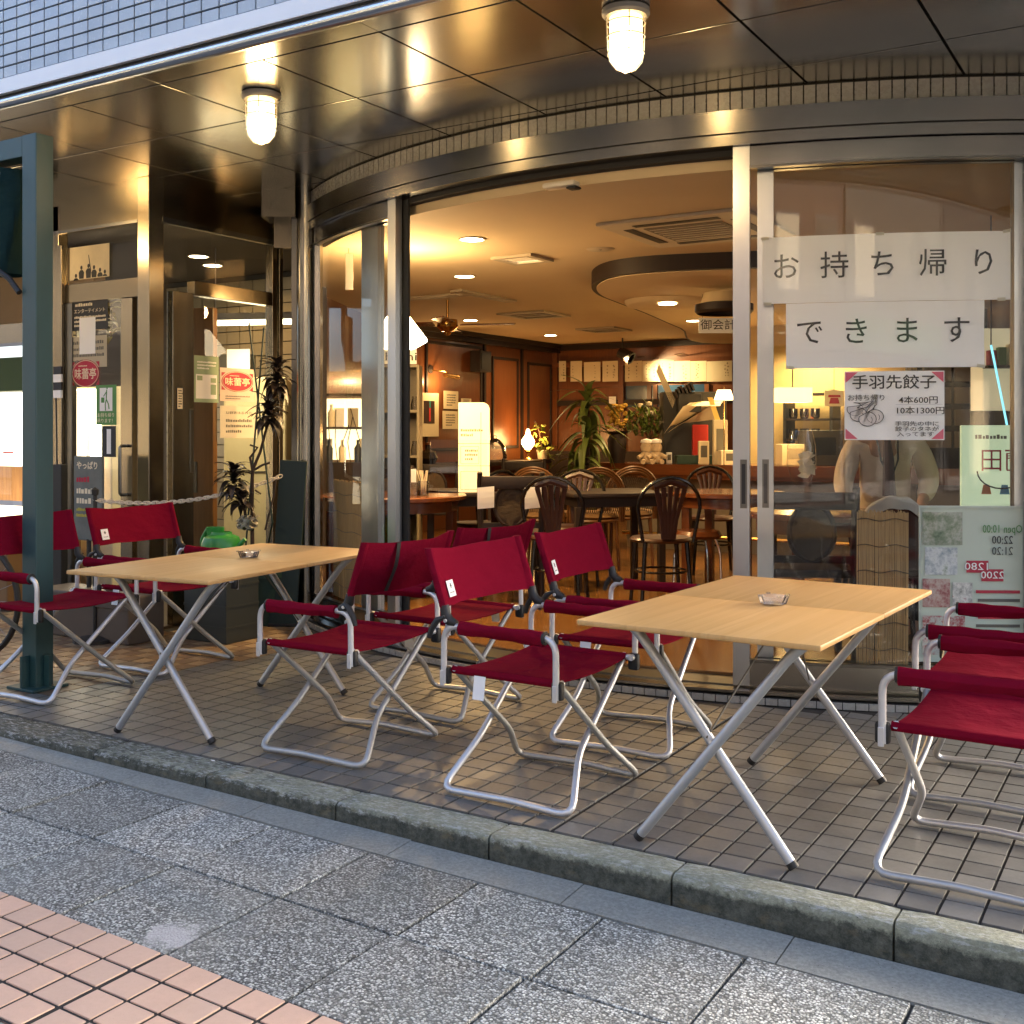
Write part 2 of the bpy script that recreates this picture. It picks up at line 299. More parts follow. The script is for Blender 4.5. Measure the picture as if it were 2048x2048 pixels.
for k in range(-8, 6):
    x0 = -.42 + .6 * k + .002; x1 = x0 + .596; b = MB()
    g0, g1 = (.012, .010) if x0 > -.6 else (.004, .004)
    b.add([(x0, -.268, zs(x0) - .03), (x1, -.268, zs(x1) - .03), (x1, kf(x1) - g1, zs(x1) - .03), (x0, kf(x0) - g0, zs(x0) - .03), (x0, -.268, zs(x0)), (x1, -.268, zs(x1)), (x1, kf(x1) - g1, zs(x1) + .006), (x0, kf(x0) - g0, zs(x0) + .006)], [(0, 3, 2, 1), (4, 5, 6, 7), (0, 1, 5, 4), (1, 2, 6, 5), (2, 3, 7, 6), (3, 0, 4, 7)]); b.build('gutter_block', GUT, gt)
# terrace
OX, OY = -.947, 5.718
def inbow(x, y, r): return math.hypot(x - OX, y - OY) < r
tr = structure(MB().box(-12, 5, -.002, 8, -.42, -.006).build('terrace', GROUT), 'brown grey square-tiled terrace floor under the canopy', 'terrace')
cand = []
for i in range(-62, 26):
    for j in range(0, 26):
        x = .1 * i + .05 + (.004 if i >= 0 else -.004); y = .1 * j + .05 + .003
        if inbow(x, y, 4.05) or (x < -3.6 and y > 1.75): continue
        if not in_view((x, y, 0), 60): continue
        cand.append(((Vector((x, y, 0)) - CAM).length, x, y, i, j))
cand.sort()
tmesh = {}
for nm, mt in (('t', TERR), ('a', TAN), ('b', BRN)): tmesh[nm] = MB().cbox(-.0457, .0457, -.0462, .0462, -.008, 0, .0008).mesh('tile', mt)
kindof = lambda x, i, j: 't' if x > -2.9 + .02 * j else ('a' if (i + j) % 2 else 'b')
rest = {'t': MB(), 'a': MB(), 'b': MB()}
for n, (d, x, y, i, j) in enumerate(cand):
    k = kindof(x, i, j)
    if n < 300: link('tile', tmesh[k], tr, (x, y, rnd.uniform(-.0005, .0004)), (rnd.uniform(-.003, .003), rnd.uniform(-.003, .003), 0))
    else: rest[k].box(x - .0457, x + .0457, y - .0462, y + .0462, -.008, rnd.uniform(-.0004, .0004))
for k, mt in (('t', TERR), ('a', TAN), ('b', BRN)):
    o = rest[k].build('distant_tiles', mt, tr); o['kind'] = 'stuff'

# ------------------------------------------------------------------ the cafe building
cafe = thing('cafe_building', 'cafe building with stainless steel canopy and curved glass bow front', 'building')
def arcv(r, ph, z): a = R(ph); return (OX + r * math.sin(a), OY - r * math.cos(a), z)
def arcbox(b, r0, r1, p0, p1, z0, z1, n=None):
    n = n or max(1, int(abs(p1 - p0) / 1.0)); vs = []
    for i in range(n + 1):
        p = p0 + (p1 - p0) * i / n; vs += [arcv(r1, p, z0), arcv(r1, p, z1), arcv(r0, p, z1), arcv(r0, p, z0)]
    fs = [(i * 4 + k, i * 4 + (k + 1) % 4, i * 4 + 4 + (k + 1) % 4, i * 4 + 4 + k) for i in range(n) for k in range(4)] + [(3, 2, 1, 0), (n * 4, n * 4 + 1, n * 4 + 2, n * 4 + 3)]
    return b.add(vs, fs)
# canopy
sf = MB().box(-9, 4, .30, 7, 2.775, 2.84).build('soffit', DARK, cafe)
PX = [-.41 + .6145 * k for k in range(-10, 7)]; PY = [.47, 1.085, 1.70, 2.315, 2.93, 3.545]
for a, b_ in zip(PX, PX[1:]):
    for c, d in zip(PY, PY[1:]):
        MB().cbox(a + .006, b_ - .006, c + .006, d - .006, 2.75, 2.768, .0008).build('soffit_panel', SOFF, sf)
    MB().cbox(a + .001, b_ - .001, .312, .464, 2.75, 2.768, .0008).build('rim_panel', SOFF, sf)
fa = MB().cbox(-9, 4, .243, .29, 2.778, 2.848, .002).build('fascia', WHITEP, cafe)
MB().tube([(-9, .285, 2.751), (4, .285, 2.751)], .028, 16).build('nosing', NOSE, fa, True)
MB().box(-9, 4, .262, .30, 2.745, 2.785).build('shadow_gap', DARK, fa)
uw = MB().box(-9, 4, .262, .6, 2.848, 6.6).build('upper_wall', GROUT, cafe)
wm = MB().cbox(-.0462, .0462, 0, .012, -.0228, .0228, .0012).mesh('wall_tile', WTILE); wrest = MB(); cnt = 0
for j in range(0, 70):
    for i in range(-62, 40):
        x = -3.068 + .1003 * i + .05; z = 2.878 + .0532 * j
        if in_view((x, .25, z), 25) and cnt < 300: link('wall_tile', wm, uw, (x, .2525 + rnd.uniform(0, .0008), z)); cnt += 1
        elif j < 40 and -5.5 < x < 2: wrest.box(x - .0462, x + .0462, .2527, .264, z - .0228, z + .0228)
wrest.build('distant_wall_tiles', WTILE, uw)['kind'] = 'stuff'
# curved tile band and header
tb = arcbox(MB(), 3.80, 3.925, -37, 37, 2.655, 2.775).build('tile_band', GROUT, cafe)
bm_ = arcbox(MB(), 3.92, 3.935, -.345, .345, 2.660, 2.742, 1)
bme = MB(); bme.v = [(v[0] - OX, v[1] - OY, v[2]) for v in bm_.v]; bme.f = bm_.f; bme = bme.mesh('band_tile', BTILE)
for k in range(-47, 48): link('band_tile', bme, tb, (OX, OY, 0), (0, 0, R(.78 * k)))
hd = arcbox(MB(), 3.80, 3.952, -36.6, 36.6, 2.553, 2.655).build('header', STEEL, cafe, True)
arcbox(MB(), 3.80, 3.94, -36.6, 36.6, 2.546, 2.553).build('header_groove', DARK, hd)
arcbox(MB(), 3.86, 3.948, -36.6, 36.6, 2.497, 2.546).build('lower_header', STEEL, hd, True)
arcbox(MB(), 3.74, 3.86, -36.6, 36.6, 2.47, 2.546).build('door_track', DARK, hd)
# sill: base tiles, ledges, rails
sl = arcbox(MB(), 3.70, 4.0, -37, 37, -.02, .03).build('sill', DARK, cafe)
bt = arcbox(MB(), 4.0, 4.012, -.36, .36, .0, .028, 1); q = MB(); q.v = [(v[0] - OX, v[1] - OY, v[2]) for v in bt.v]; q.f = bt.f; q = q.mesh('base_tile', BTILE)
for k in range(-46, 47): link('base_tile', q, sl, (OX, OY, 0), (0, 0, R(.78 * k)))
arcbox(MB(), 3.90, 3.995, -37, 37, .040, .052).build('sill_ledge', STEEL, sl, True)
arcbox(MB(), 3.72, 3.90, -37, 37, .030, .058).build('lower_track', STEELD, sl, True)
# glazed panels: fixed outside, sliding leaves behind
def panel(name, r, p0, p1, s0, s1, glassm, handle=None):
    o = arcbox(MB(), r - .022, r + .022, p0, p0 + s0, .06, 2.495).build(name, STILE, cafe)
    arcbox(MB(), r - .022, r + .022, p1 - s1, p1, .06, 2.495).build('stile', STILE, o)
    arcbox(MB(), r - .02, r + .02, p0 + s0, p1 - s1, 2.405, 2.493).build('top_rail', STEEL, o, True)
    arcbox(MB(), r - .012, r + .024, p0 + s0, p1 - s1, 2.393, 2.403).build('glazing_bead', STEELD, o, True)
    arcbox(MB(), r - .02, r + .02, p0 + s0, p1 - s1, .062, .165).build('bottom_rail', STEEL, o, True)
    arcbox(MB(), r - .012, r + .024, p0 + s0, p1 - s1, .167, .18).build('bottom_bead', STEELD, o, True)
    n = 28; MB().grid(lambda u, v: arcv(r, p0 + s0 + (p1 - s1 - p0 - s0) * u, .17 + 2.23 * v), n, 1).build('pane', glassm, o, True)
    return o
pl_ = panel('fixed_glass_panel', 3.90, -35.5, -16.95, 1.6, 1.1, GLASS)
pr_ = panel('fixed_glass_panel', 3.90, 12.25, 33.5, 1.08, 2.6, GLASS)
dl_ = panel('sliding_door', 3.835, -24.0, -17.2, 2.9, 1.0, GLASS2)
dr_ = panel('sliding_door', 3.835, 13.75, 31.2, 1.06, 1.0, GLASS2)
arcbox(MB(), 3.855, 3.868, -17.15, -16.3, .07, 2.49).build('door_seal', BLACK, dl_)
for o, r, ph in ((pr_, 3.923, 12.95), (dr_, 3.8585, 14.3), (dl_, 3.8585, -17.7)):
    arcbox(MB(), r, r + .003, ph - .22, ph + .22, .86, 1.08, 1).build('pull_plate', STEELD, o)
    arcbox(MB(), r + .003, r + .0045, ph - .12, ph + .12, .88, 1.06, 1).build('pull_slot', BLACK, o)
# column at the left end of the bow
def colbox(b, px0, px1, dep, d2, z0, z1, m=None):
    a = atd(px0, 865, dep); c = atd(px1, 865, dep); n = Vector((FWD.x, FWD.y, 0)) * d2
    return b.prism([(a.x, a.y), (c.x, c.y), (c.x + n.x, c.y + n.y), (a.x + n.x, a.y + n.y)], z0, z1)
ec = atd(611, 865, 7.08); MB().prism([(ec.x + .056 * math.cos(R(15 * k)), ec.y + .056 * math.sin(R(15 * k))) for k in range(24)], 0, 2.75).build('end_column', STEEL, cafe, True)
colbox(MB(), 583, 593, 7.08, .12, 0, 2.75).build('end_column_trim', STEELD, cafe)
colbox(MB(), 629.5, 640, 7.02, .1, 0, 2.66).build('end_column_trim', STEEL, cafe)
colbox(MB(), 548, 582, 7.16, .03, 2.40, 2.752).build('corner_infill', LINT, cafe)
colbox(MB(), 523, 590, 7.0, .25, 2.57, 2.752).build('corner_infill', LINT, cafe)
# the glazed entrance lobby left of the bow
XL, YF = -3.70, 1.64
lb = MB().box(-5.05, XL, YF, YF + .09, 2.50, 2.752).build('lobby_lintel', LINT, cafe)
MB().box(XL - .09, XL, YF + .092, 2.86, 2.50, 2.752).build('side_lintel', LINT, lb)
MB().box(-5.05, XL - .1, YF - .006, YF + .004, 2.478, 2.498).build('drip_rail', STEEL, lb)
MB().box(XL + .001, XL + .008, YF + .1, 2.84, 2.485, 2.52).build('drip_rail', STEEL, lb)
for nm, a in (('corner_column', (XL - .10, XL + .002, YF - .004, YF + .11, 0, 2.75)), ('jamb', (-4.62, -4.555, YF, YF + .07, 0, 2.66)), ('jamb', (-4.535, -4.50, YF - .02, YF + .03, 0, 2.4)), ('door_stile', (XL - .06, XL - .01, 1.83, 2.00, 0, 2.08)), ('side_jamb', (XL - .07, XL - .005, 2.70, 2.745, 0, 2.5)), ('side_jamb', (XL - .07, XL - .002, 2.765, 2.80, 0, 2.5))):
    MB().cbox(*a, .003).build(nm, STEELW, cafe)
MB().cbox(-4.498, XL - .102, YF + .01, YF + .05, 2.03, 2.15, .003).build('door_head', LINT, cafe)
MB().cbox(XL - .075, XL - .005, 2.002, 2.698, 2.07, 2.16, .003).build('side_door_head', LINT, cafe)
dd = MB().cbox(-3.965, -3.86, YF + .005, YF + .045, .02, 2.028, .003).build('lobby_door', STEELW, cafe)
MB().cbox(-4.498, -4.43, YF + .005, YF + .045, .02, 2.028, .003).build('stile', STEELD, dd)
MB().cbox(-4.429, -3.966, YF + .006, YF + .044, .02, .2, .003).build('bottom_rail', STEEL, dd)
MB().box(-4.429, -3.966, YF + .022, YF + .026, .2, 2.028).build('pane', GLASS, dd)
MB().tube(fillet([(-3.91, YF + .005, 1.12), (-3.91, YF - .045, 1.12), (-3.91, YF - .045, .82), (-3.91, YF + .005, .82)], .02), .01, 8).build('pull_handle', STEELD, dd, True)
MB().box(-4.498, XL - .102, YF + .028, YF + .032, 2.152, 2.498).build('transom_pane', GLASS, cafe)
MB().box(XL - .04, XL - .036, 1.752, 1.829, .02, 2.5).build('side_pane', GLASS, cafe)
MB().box(XL - .04, XL - .036, 2.002, 2.698, .02, 2.068).build('side_pane', GLASS, cafe)
MB().box(XL - .04, XL - .036, 1.832, 2.698, 2.162, 2.5).build('side_pane', GLASS, cafe)
MB().cbox(XL - .07, XL - .01, 2.002, 2.698, .02, .10, .003).build('side_rail', STEELD, cafe)
MB().cbox(XL - .012, XL - .004, 1.965, 1.995, .95, 1.35, .002).build('push_plate', STEELD, cafe)
# ------------------------------------------------------------------ folding chairs
def m_fabric(name, a, b):
    t = NT(name); n = t.noise(t.pos(), 5, 5, .7); w = t.noise(t.loc((1, 1, 1)), 420, 1); c = t.mix(n, a, b); c = t.mix(t.math('MULTIPLY', w, .25), c, [x * .7 for x in a]); t.set(c, .9, 0, Specular_IOR_Level=.02)
    h = t.math('ADD', t.math('MULTIPLY', t.noise(t.loc((1, 1, 1.6)), 8, 4, .55), 1.0), t.math('MULTIPLY', w, .03)); t.bump(h, .7, .02); return t.m
RED = m_fabric('crimson_canvas', (.15, .004, .016), (.205, .006, .023))
ALU = plain('aluminium', (.62, .63, .65), .42, .6, var=.05, scale=30); ALUD = plain('aluminium_matt', (.44, .45, .45), .48, .6, var=.08, scale=30)
def make_chair():
    c = thing('folding_chair', '', 'chair')
    for sx, nm in ((-1, 'leg_frame'), (1, 'leg_frame')):
        # one U frame: stands on one side, its legs cross to the seat rail of the other side
        s = sx; o = .012 * sx
        pts = [(-.195 + o, -.255 * s, .425), (-.195 + o, .075 * s, .155), (-.252, .238 * s, .012), (.03, .243 * s, .0225), (.252, .238 * s, .012), (.195 + o, .075 * s, .155), (.195 + o, -.255 * s, .425)]
        MB().tube(fillet(pts, [0, .05, .055, .03, .055, .05, 0], 4), .0115, 10).build(nm, ALUD if s > 0 else ALU, c, True)
    for s in (-1, 1):
        y = s * .272
        MB().tube([(-.215, s * .246, .418), (.215, s * .246, .418)], .0105, 10).build('seat_rail', ALU, c, True)
        a = MB().tube(fillet([(-.216, y, .375), (-.214, y, .567), (.214, y, .563), (.214, y, .375)], .055, 6), .0105, 10).build('arm_frame', ALU, c, True)
        sl_ = MB()
        def sleeve(u, v, y=y):
            w = 2 * math.pi * v; x = -.15 + .322 * u; r = .0195 + .0015 * math.sin(u * 19 + s) + .002 * math.sin(w * 2 + u * 5)
            return (x, y + r * math.cos(w), .5655 - .004 * u + r * math.sin(w) - (.006 if math.sin(w) < -.6 else 0))
        sl_.grid(sleeve, 14, 14)
        for e in (0, 1): sl_.add([sleeve(e, k / 14) for k in range(14)], [tuple(range(14))])
        q = sl_.build('armrest', RED, c, True)
        MB().cyl((.171, y, .562), (.1785, y, .562), .0215, n=14).build('sleeve_end', BLACK, q, True)
        for x in (-.215, .215):
            j = MB().cbox(x - .02, x + .02, s * .262 - .012, s * .262 + .012, .372, .43, .008).build('joint', BLACK, c, True)
            MB().cbox(x - .008, x + .008, y + s * .0105 - .003, y + s * .0105 + .003, .368, .42, .002).build('flattened_end', ALU, j)
            MB().cyl((x, s * .235, .418), (x, s * .252, .418), .0105, n=10).build('rail_cap', ALU, j, True)
        # back post and bracket
        br = MB().tube([(-.165, y, .575), (-.19, y, .582), (-.207, y, .60), (-.213, y, .632)], [.012, .017, .018, .0155], 10).build('bracket', BLACK, c, True)
        MB().cyl((-.196, y + s * .016, .585), (-.196, y + s * .022, .585), .006, n=8).build('rivet', ALU, br)
        MB().tube([(-.198, y + s * .018, .598), (-.225, y + s * .024, .585), (-.247, y + s * .026, .555), (-.256, y + s * .026, .525)], [.006, .011, .011, .008], 8).build('lever', BLACK, br, True)
        MB().tube([(-.206, y, .60), (-.2755, y, .806)], .0105, 10).build('back_post', ALU, c, True)
    def bulge(d, c, r, flat): return math.sqrt(max(0, r * r - (d - c) ** 2)) if abs(d - c) < r else flat
    def seat(u, v, sd):
        w = 2 * v - 1; y = .2605 * (abs(w) ** .55 if abs(w) > 1e-6 else 0) * (1 if w > 0 else -1); x = -.195 + .39 * u; e = max(0, 1 - (y / .235) ** 2)
        return (x, y, .4182 - .016 * e * (1 - .25 * abs(2 * u - 1)) + sd * max(.0022, bulge(abs(y), .246, .0140, .0022)) + .0015 * math.sin(8 * u + 5 * v) * e)
    s_ = MB().shell(seat, 10, 40).build('seat', RED, c, True)
    MB().grid(lambda u, v: (-.1 + .045 * u, -.2625 - .012 * v, .412 - .075 * v), 2, 4).build('care_label', PAPER, s_)
    def back(u, v, sd):
        w = 2 * u - 1; y = .2875 * (abs(w) ** .6 if abs(w) > 1e-6 else 0) * (1 if w > 0 else -1); e = max(0, 1 - (y / .262) ** 2); z = .624 + .192 * v - .014 * e * (v if v > .5 else -v * .2); x = -.2125 - .3365 * (z - .62) - .042 * e
        return (x + sd * max(.0024, bulge(abs(y), .272, .0152, .0024)), y, z + .002 * math.sin(21 * u + 9 * v) * e + .0016 * math.sin(13 * u) * math.sin(7 * v))
    b_ = MB().shell(back, 44, 8).build('backrest', RED, c, True)
    def surf(u, v, off): p = Vector(back(u, v, 1)); return p + Vector((off, 0, 0))
    u0 = .19
    M = frame(surf(u0 + .05, .27, .006), (surf(u0 + .05, .28, 0) - surf(u0 + .02, .28, 0)), (surf(u0 + .035, .45, 0) - surf(u0 + .035, .15, 0)))
    lg = rect(.056, .056, .0012, M).build('logo_patch', PAPER, b_)
    for k in range(3):
        Mk = M @ Matrix.Translation((0, .009, .0006)) @ Matrix.Rotation(R(60 * k), 4, 'Z'); rect(.018, .003, .0004, Mk).build('logo_mark', INK, lg)
    text('snow peak', .0085, M @ Matrix.Translation((0, -.013, .0006)), INK, lg, depth=.0001)
    MB().grid(lambda u, v: Vector(back(.60 + .03 * u, 1 - v, -1)) + Vector((-.004 - .012 * math.sin(math.pi * v), 0, 0)), 1, 8).build('back_strap', BLACK, b_)
    return c
CH = 'folding chairs set round the two terrace tables'
chair0 = make_chair()
spots = [
 (-.232, .355, -1.5, 'crimson folding chair left of right table, nearest the kerb, facing the table'),
 (-.228, 1.06, 2, 'crimson folding chair left of right table, on its shop side, facing right'),
 (-1.105, .40, 181, 'crimson folding chair right of left table, nearest the kerb, back strap towards us'),
 (-1.14, 1.09, 178, 'crimson folding chair right of left table on the doorway side, half hidden'),
 (-2.86, .395, 1, 'crimson folding chair at left edge beside green post, nearest the kerb'),
 (-2.88, 1.06, 1, 'crimson folding chair in front of the lobby door under the chain'),
 (1.165, .385, 179, 'crimson folding chair at right edge nearest the kerb, cut by the frame'),
 (1.10, 1.11, 180, 'crimson folding chair at right edge behind another one, by the bow window'),
]
for i, (x, y, a, lab) in enumerate(spots):
    o = chair0 if i == 0 else copy_tree(chair0)
    o.location = (x, y, 0); o.rotation_euler = (0, 0, R(a)); o['label'] = lab; o['group'] = CH

# ------------------------------------------------------------------ folding tables
def m_bamboo():
    t = NT('bamboo'); p = t.loc((28, .8, 1)); v = t.new('ShaderNodeTexVoronoi'); v.inputs['Scale'].default_value = 1.6; v.feature = 'F1'; t.l(p, v.inputs['Vector'])
    sep = t.new('ShaderNodeSeparateColor'); t.l(v.outputs['Color'], sep.inputs[0]); n = t.noise(t.loc((90, 2, 2)), 2.5, 4)
    c = t.mix(sep.outputs[0], (.60, .34, .11), (.69, .42, .16)); c = t.mix(t.math('MULTIPLY', n, .6), c, (.52, .30, .11)); t.set(c, .5, 0, Coat_Weight=.06, Coat_Roughness=.3); t.bump(n, .03, .002); return t.m
BAMB = m_bamboo(); BEDGE = plain('bamboo_edge', (.40, .25, .12), .6, var=.25, scale=60)
ALUG = plain('leg_grey', (.46, .48, .50), .42, .6, var=.06, scale=20)
def make_table():
    t = thing('folding_table', '', 'table'); W, L, Z = .36, .60, .658
    for s in (-1, 1):
        b = MB().cbox(-W, W, min(.0008 * s, L * s), max(.0008 * s, L * s), Z - .015, Z, .003).build('tabletop', BAMB, t, True)
    MB().box(-W + .004, W - .004, -L + .004, L - .004, Z - .0165, Z - .0152).build('underside', BEDGE, t)
    for y, s in ((-.445, 1), (.445, -1)):
        for d in (-1, 1):
            yy = y + d * .016
            l = MB().tube(fillet([(-d * .29, yy, Z - .018), (-d * .235, yy, Z - .06), (d * .228, yy, .012)], .06, 4), .0148, 12).build('leg', ALUG, t, True)
            dirv = Vector((d * .463, 0, -(Z - .072))).normalized()
            MB().cyl(Vector((d * .228, yy, .012)) - dirv * .012, Vector((d * .228, yy, .012)) + dirv * .006, .0156, n=12).build('foot_cap', BLACK, l, True)
        MB().cyl((0.003, y - .024, .325), (.003, y + .024, .325), .007, n=8).build('pivot', ALU, t)
        MB().cyl((-.02, y, .33), (.06, y + s * .40, Z - .02), .003, n=6).build('brace_wire', plain('wire', (.10, .09, .07), .4, .6), t)
    MB().cbox(-.012, .012, .02, .05, Z - .05, Z - .016, .003).build('latch', BLACK, t)
    return t
tab0 = make_table(); TG = 'bamboo folding tables on the terrace'
tab1 = copy_tree(tab0)
tab0.location = (.505, .52, 0); tab0.rotation_euler = (0, 0, R(-2.2)); tab0['label'] = 'bamboo-topped folding table in front of the open doorway, on the right'; tab0['group'] = TG
tab1.location = (-1.835, .53, 0); tab1.rotation_euler = (0, 0, R(5.5)); tab1['label'] = 'bamboo-topped folding table on the left, before the lobby entrance'; tab1['group'] = TG
def m_cut():
    t = NT('cut_glass'); t.n.remove(t.b); tr = t.new('ShaderNodeBsdfTransparent'); tr.inputs[0].default_value = (.96, .95, .96, 1); gl = t.new('ShaderNodeBsdfGlossy'); gl.inputs['Roughness'].default_value = .1; df = t.new('ShaderNodeBsdfTranslucent'); df.inputs[0].default_value = (.9, .88, .9, 1); fr = t.new('ShaderNodeFresnel'); fr.inputs[0].default_value = 1.5
    m1 = t.new('ShaderNodeMixShader'); m1.inputs[0].default_value = .16; t.l(tr.outputs[0], m1.inputs[1]); t.l(df.outputs[0], m1.inputs[2]); m2 = t.new('ShaderNodeMixShader'); t.l(fr.outputs[0], m2.inputs[0]); t.l(m1.outputs[0], m2.inputs[1]); t.l(gl.outputs[0], m2.inputs[2]); t.l(m2.outputs[0], t.out.inputs[0]); return t.m
ACR = m_cut()
def ashtray(p, lab, rz):
    a = thing('ashtray', lab, 'ashtray', p, rz, 'clear ashtrays on the terrace tables'); n = 8
    prof = [(.026, 0), (.040, .002), (.049, .026), (.045, .0265), (.036, .006), (.0, .006)]
    MB().lathe(prof, n).build('bowl', ACR, a); 
    b = MB()
    for k in range(4): b.box(.041, .052, -.006, .006, .0265, .031, Matrix.Rotation(R(90 * k + 22), 4, 'Z'))
    b.build('rim_notches', ACR, a); return a
p = atz(1547, 1208, .659); ashtray(p, 'small clear ashtray on the right bamboo table', .3)
p = atz(497, 1115, .659); ashtray(p, 'small clear ashtray on the left bamboo table', .5)

# ------------------------------------------------------------------ caged canopy lamps
def jar_mat():
    t = NT('lamp_jar'); t.n.remove(t.b); tr = t.new('ShaderNodeBsdfTransparent'); e = t.new('ShaderNodeEmission'); e.inputs[0].default_value = (1, .60, .20, 1); e.inputs[1].default_value = 2.4; mx = t.new('ShaderNodeMixShader'); mx.inputs[0].default_value = .38
    t.l(tr.outputs[0], mx.inputs[1]); t.l(e.outputs[0], mx.inputs[2]); t.l(mx.outputs[0], t.out.inputs[0]); return t.m
JAR = jar_mat(); GLOBE = emit('lamp_globe', (1, .80, .42), 3.72); BULB = emit('bulb', (1, .70, .32), 3); ZINC = plain('zinc', (.32, .31, .30), .45, .7)
def point(name, loc, col, e, r=.03, parent=None):
    l = bpy.data.lights.new(name, 'POINT'); l.energy = e; l.color = col; l.shadow_soft_size = r; o = bpy.data.objects.new(name, l); COL.objects.link(o); o.location = loc; o.parent = parent; return o
WARM = (1, .62, .25)
def caged_lamp(x, y, lab, e=1.9):
    l = thing('caged_lamp', lab, 'lamp', (x, y, 2.75), 0, 'caged lamps under the canopy')
    MB().lathe([(.07, -.001), (.088, -.004), (.088, -.022), (.078, -.032), (.05, -.034)], 24).build('base_ring', ZINC, l, True)
    MB().lathe([(.060, -.034), (.061, -.115)], 24).build('glass_jar', JAR, l, True); MB().lathe([(.061, -.115), (.061, -.16), (.055, -.19), (.035, -.215), (.0, -.225)], 24).build('glowing_globe', GLOBE, l, True)
    MB().lathe([(.0, -.06), (.02, -.065), (.022, -.10), (.03, -.112), (0, -.113)], 16).build('bulb', BULB, l, True)
    b = MB()
    for k in range(4): 
        a = R(90 * k + 35); ca, sa = math.cos(a), math.sin(a); b.tube([(.072 * ca, .072 * sa, -.03), (.068 * ca, .068 * sa, -.15), (.06 * ca, .06 * sa, -.195), (.035 * ca, .035 * sa, -.224), (0, 0, -.232)], .0022, 6)
    for z, r in ((-.055, .071), (-.105, .0705), (-.165, .068)): b.tube([(r * math.cos(R(12 * k)), r * math.sin(R(12 * k)), z) for k in range(31)], .0022, 5)
    b.build('wire_cage', ZINC, l, True)
    point('lamp_light', (0, 0, -.245), WARM, e, .035, l); return l
caged_lamp(-1.965, .80, 'caged warm lamp lit under the canopy above the left table')
caged_lamp(-.11, .755, 'caged warm lamp lit under the canopy above the right table')

caged_lamp(-4.75, .80, 'caged warm lamp under the canopy beyond the green post', 3)

# ------------------------------------------------------------------ green steel portal post on the left
def m_paint():
    t = NT('green_paint'); n = t.noise(t.pos((1, 1, .35)), 7, 6, .75); c = t.mix(n, (.013, .045, .048), (.026, .082, .086)); ch = t.ramp(t.noise(t.pos(), 26, 7, .8), [(.66, (0, 0, 0)), (.70, (1, 1, 1))]); c = t.mix(t.math('MULTIPLY', ch, .8), c, (.10, .06, .04)); t.set(c, t.math('ADD', t.math('MULTIPLY', n, .4), .2)); t.bump(t.noise(t.pos(), 60, 4), .15, .002); return t.m
GREEN = m_paint(); DGREEN = plain('dark_green', (.010, .035, .026), .6, var=.3, scale=8)
gp = thing('green_portal', 'dark green painted steel post with crossbeam at left edge', 'post', (-2.985, .375, 0))
MB().cbox(-.052, .052, -.047, .047, .01, 2.60, .004).build('post', GREEN, gp)
MB().cbox(-1.6, -.053, -.045, .045, 2.50, 2.598, .004).build('crossbeam', GREEN, gp)
MB().cbox(-.10, .10, -.095, .095, 0, .014, .003).build('base_plate', GREEN, gp)
MB().box(-.006, .006, -.09, -.048, .014, .16).build('gusset', GREEN, gp); MB().box(.053, .09, -.006, .006, .014, .16).build('gusset', GREEN, gp)
b = MB(); b.grid(lambda u, v: ((-.30 + .13 * math.cos(2 * math.pi * u) * (1 + .16 * math.sin(6 * math.pi * u + v * 5)) * (1 - .25 * v)), .02 + .10 * math.sin(2 * math.pi * u) * (1 + .1 * math.sin(9 * u + 4 * v)), 2.47 - .50 * v), 22, 10)
rb = thing('rolled_tarpaulin', 'dark green tarpaulin rolled up under the green crossbeam', 'tarpaulin', (-2.985, .375, 0)); b.build('canvas_roll', m_fabric('tarp', (.012, .03, .03), (.02, .045, .045)), rb, True)
MB().tube([(-.42, -.06, 2.44), (-.30, -.12, 2.435), (-.17, -.09, 2.43)], .012, 8).build('clear_strap', plain('plastic_strap', (.35, .38, .40), .25), rb, True)
MB().tube([(-.36, -.05, 2.20), (-.26, -.10, 2.02), (-.13, -.06, 1.93), (-.06, -.055, 1.86)], .014, 8).build('hanging_cord', BLACK, rb, True)

# ------------------------------------------------------------------ paper signs behind the bow window
def phi_at(px, r):
    d = ray(px, CY); d = Vector((d.x, d.y)); o = Vector((CAM.x - OX, CAM.y - OY)); a = d.dot(d); b = 2 * o.dot(d); c = o.dot(o) - r * r; t = (-b - math.sqrt(b * b - 4 * a * c)) / 2 / a
    return math.degrees(math.atan2(CAM.x + d.x * t - OX, -(CAM.y + d.y * t - OY))), t
def z_at(py, t): return CAM.z + (CY - py) / FPX * t
RS = 3.886
def arcsheet(px0, px1, z0, z1, r, th=.0006, n=10):
    p0, p1 = phi_at(px0, r)[0], phi_at(px1, r)[0]
    return MB().shell(lambda u, v, s: arcv(r - th + s * th - (.0016 * (1 + math.sin(5.1 * u + 3 * v + px0)) * (1 + .6 * math.sin(17 * u + 7 * v)) if th < .001 and px1 - px0 > 150 else 0), p0 + (p1 - p0) * u, z0 + (z1 - z0) * v), n if px1 - px0 < 150 else 28, 2 if px1 - px0 < 150 else 8)
def arcframe(px, z, r):
    p, t = phi_at(px, r); a = R(p); return frame(arcv(r, p, z), (math.cos(a), math.sin(a), 0), (0, 0, 1))
def S(px, py, r=RS): return z_at(py, phi_at(px, r)[1])
z0u, z1u = S(1770, 602), S(1770, 466)
s1 = tag(arcsheet(1525, 2021, z0u, z1u, RS).build('paper_sign', PAPER), 'wide upper white paper sign with five large characters in bow window', 'sign')
for ch, px in zip('お持ち帰り', (1571, 1669, 1766, 1866, 1967)): text(ch, .128, arcframe(px, S(1770, 531), RS + .0008), INK, s1, bold=.0002)
z0l = S(1770, 735)
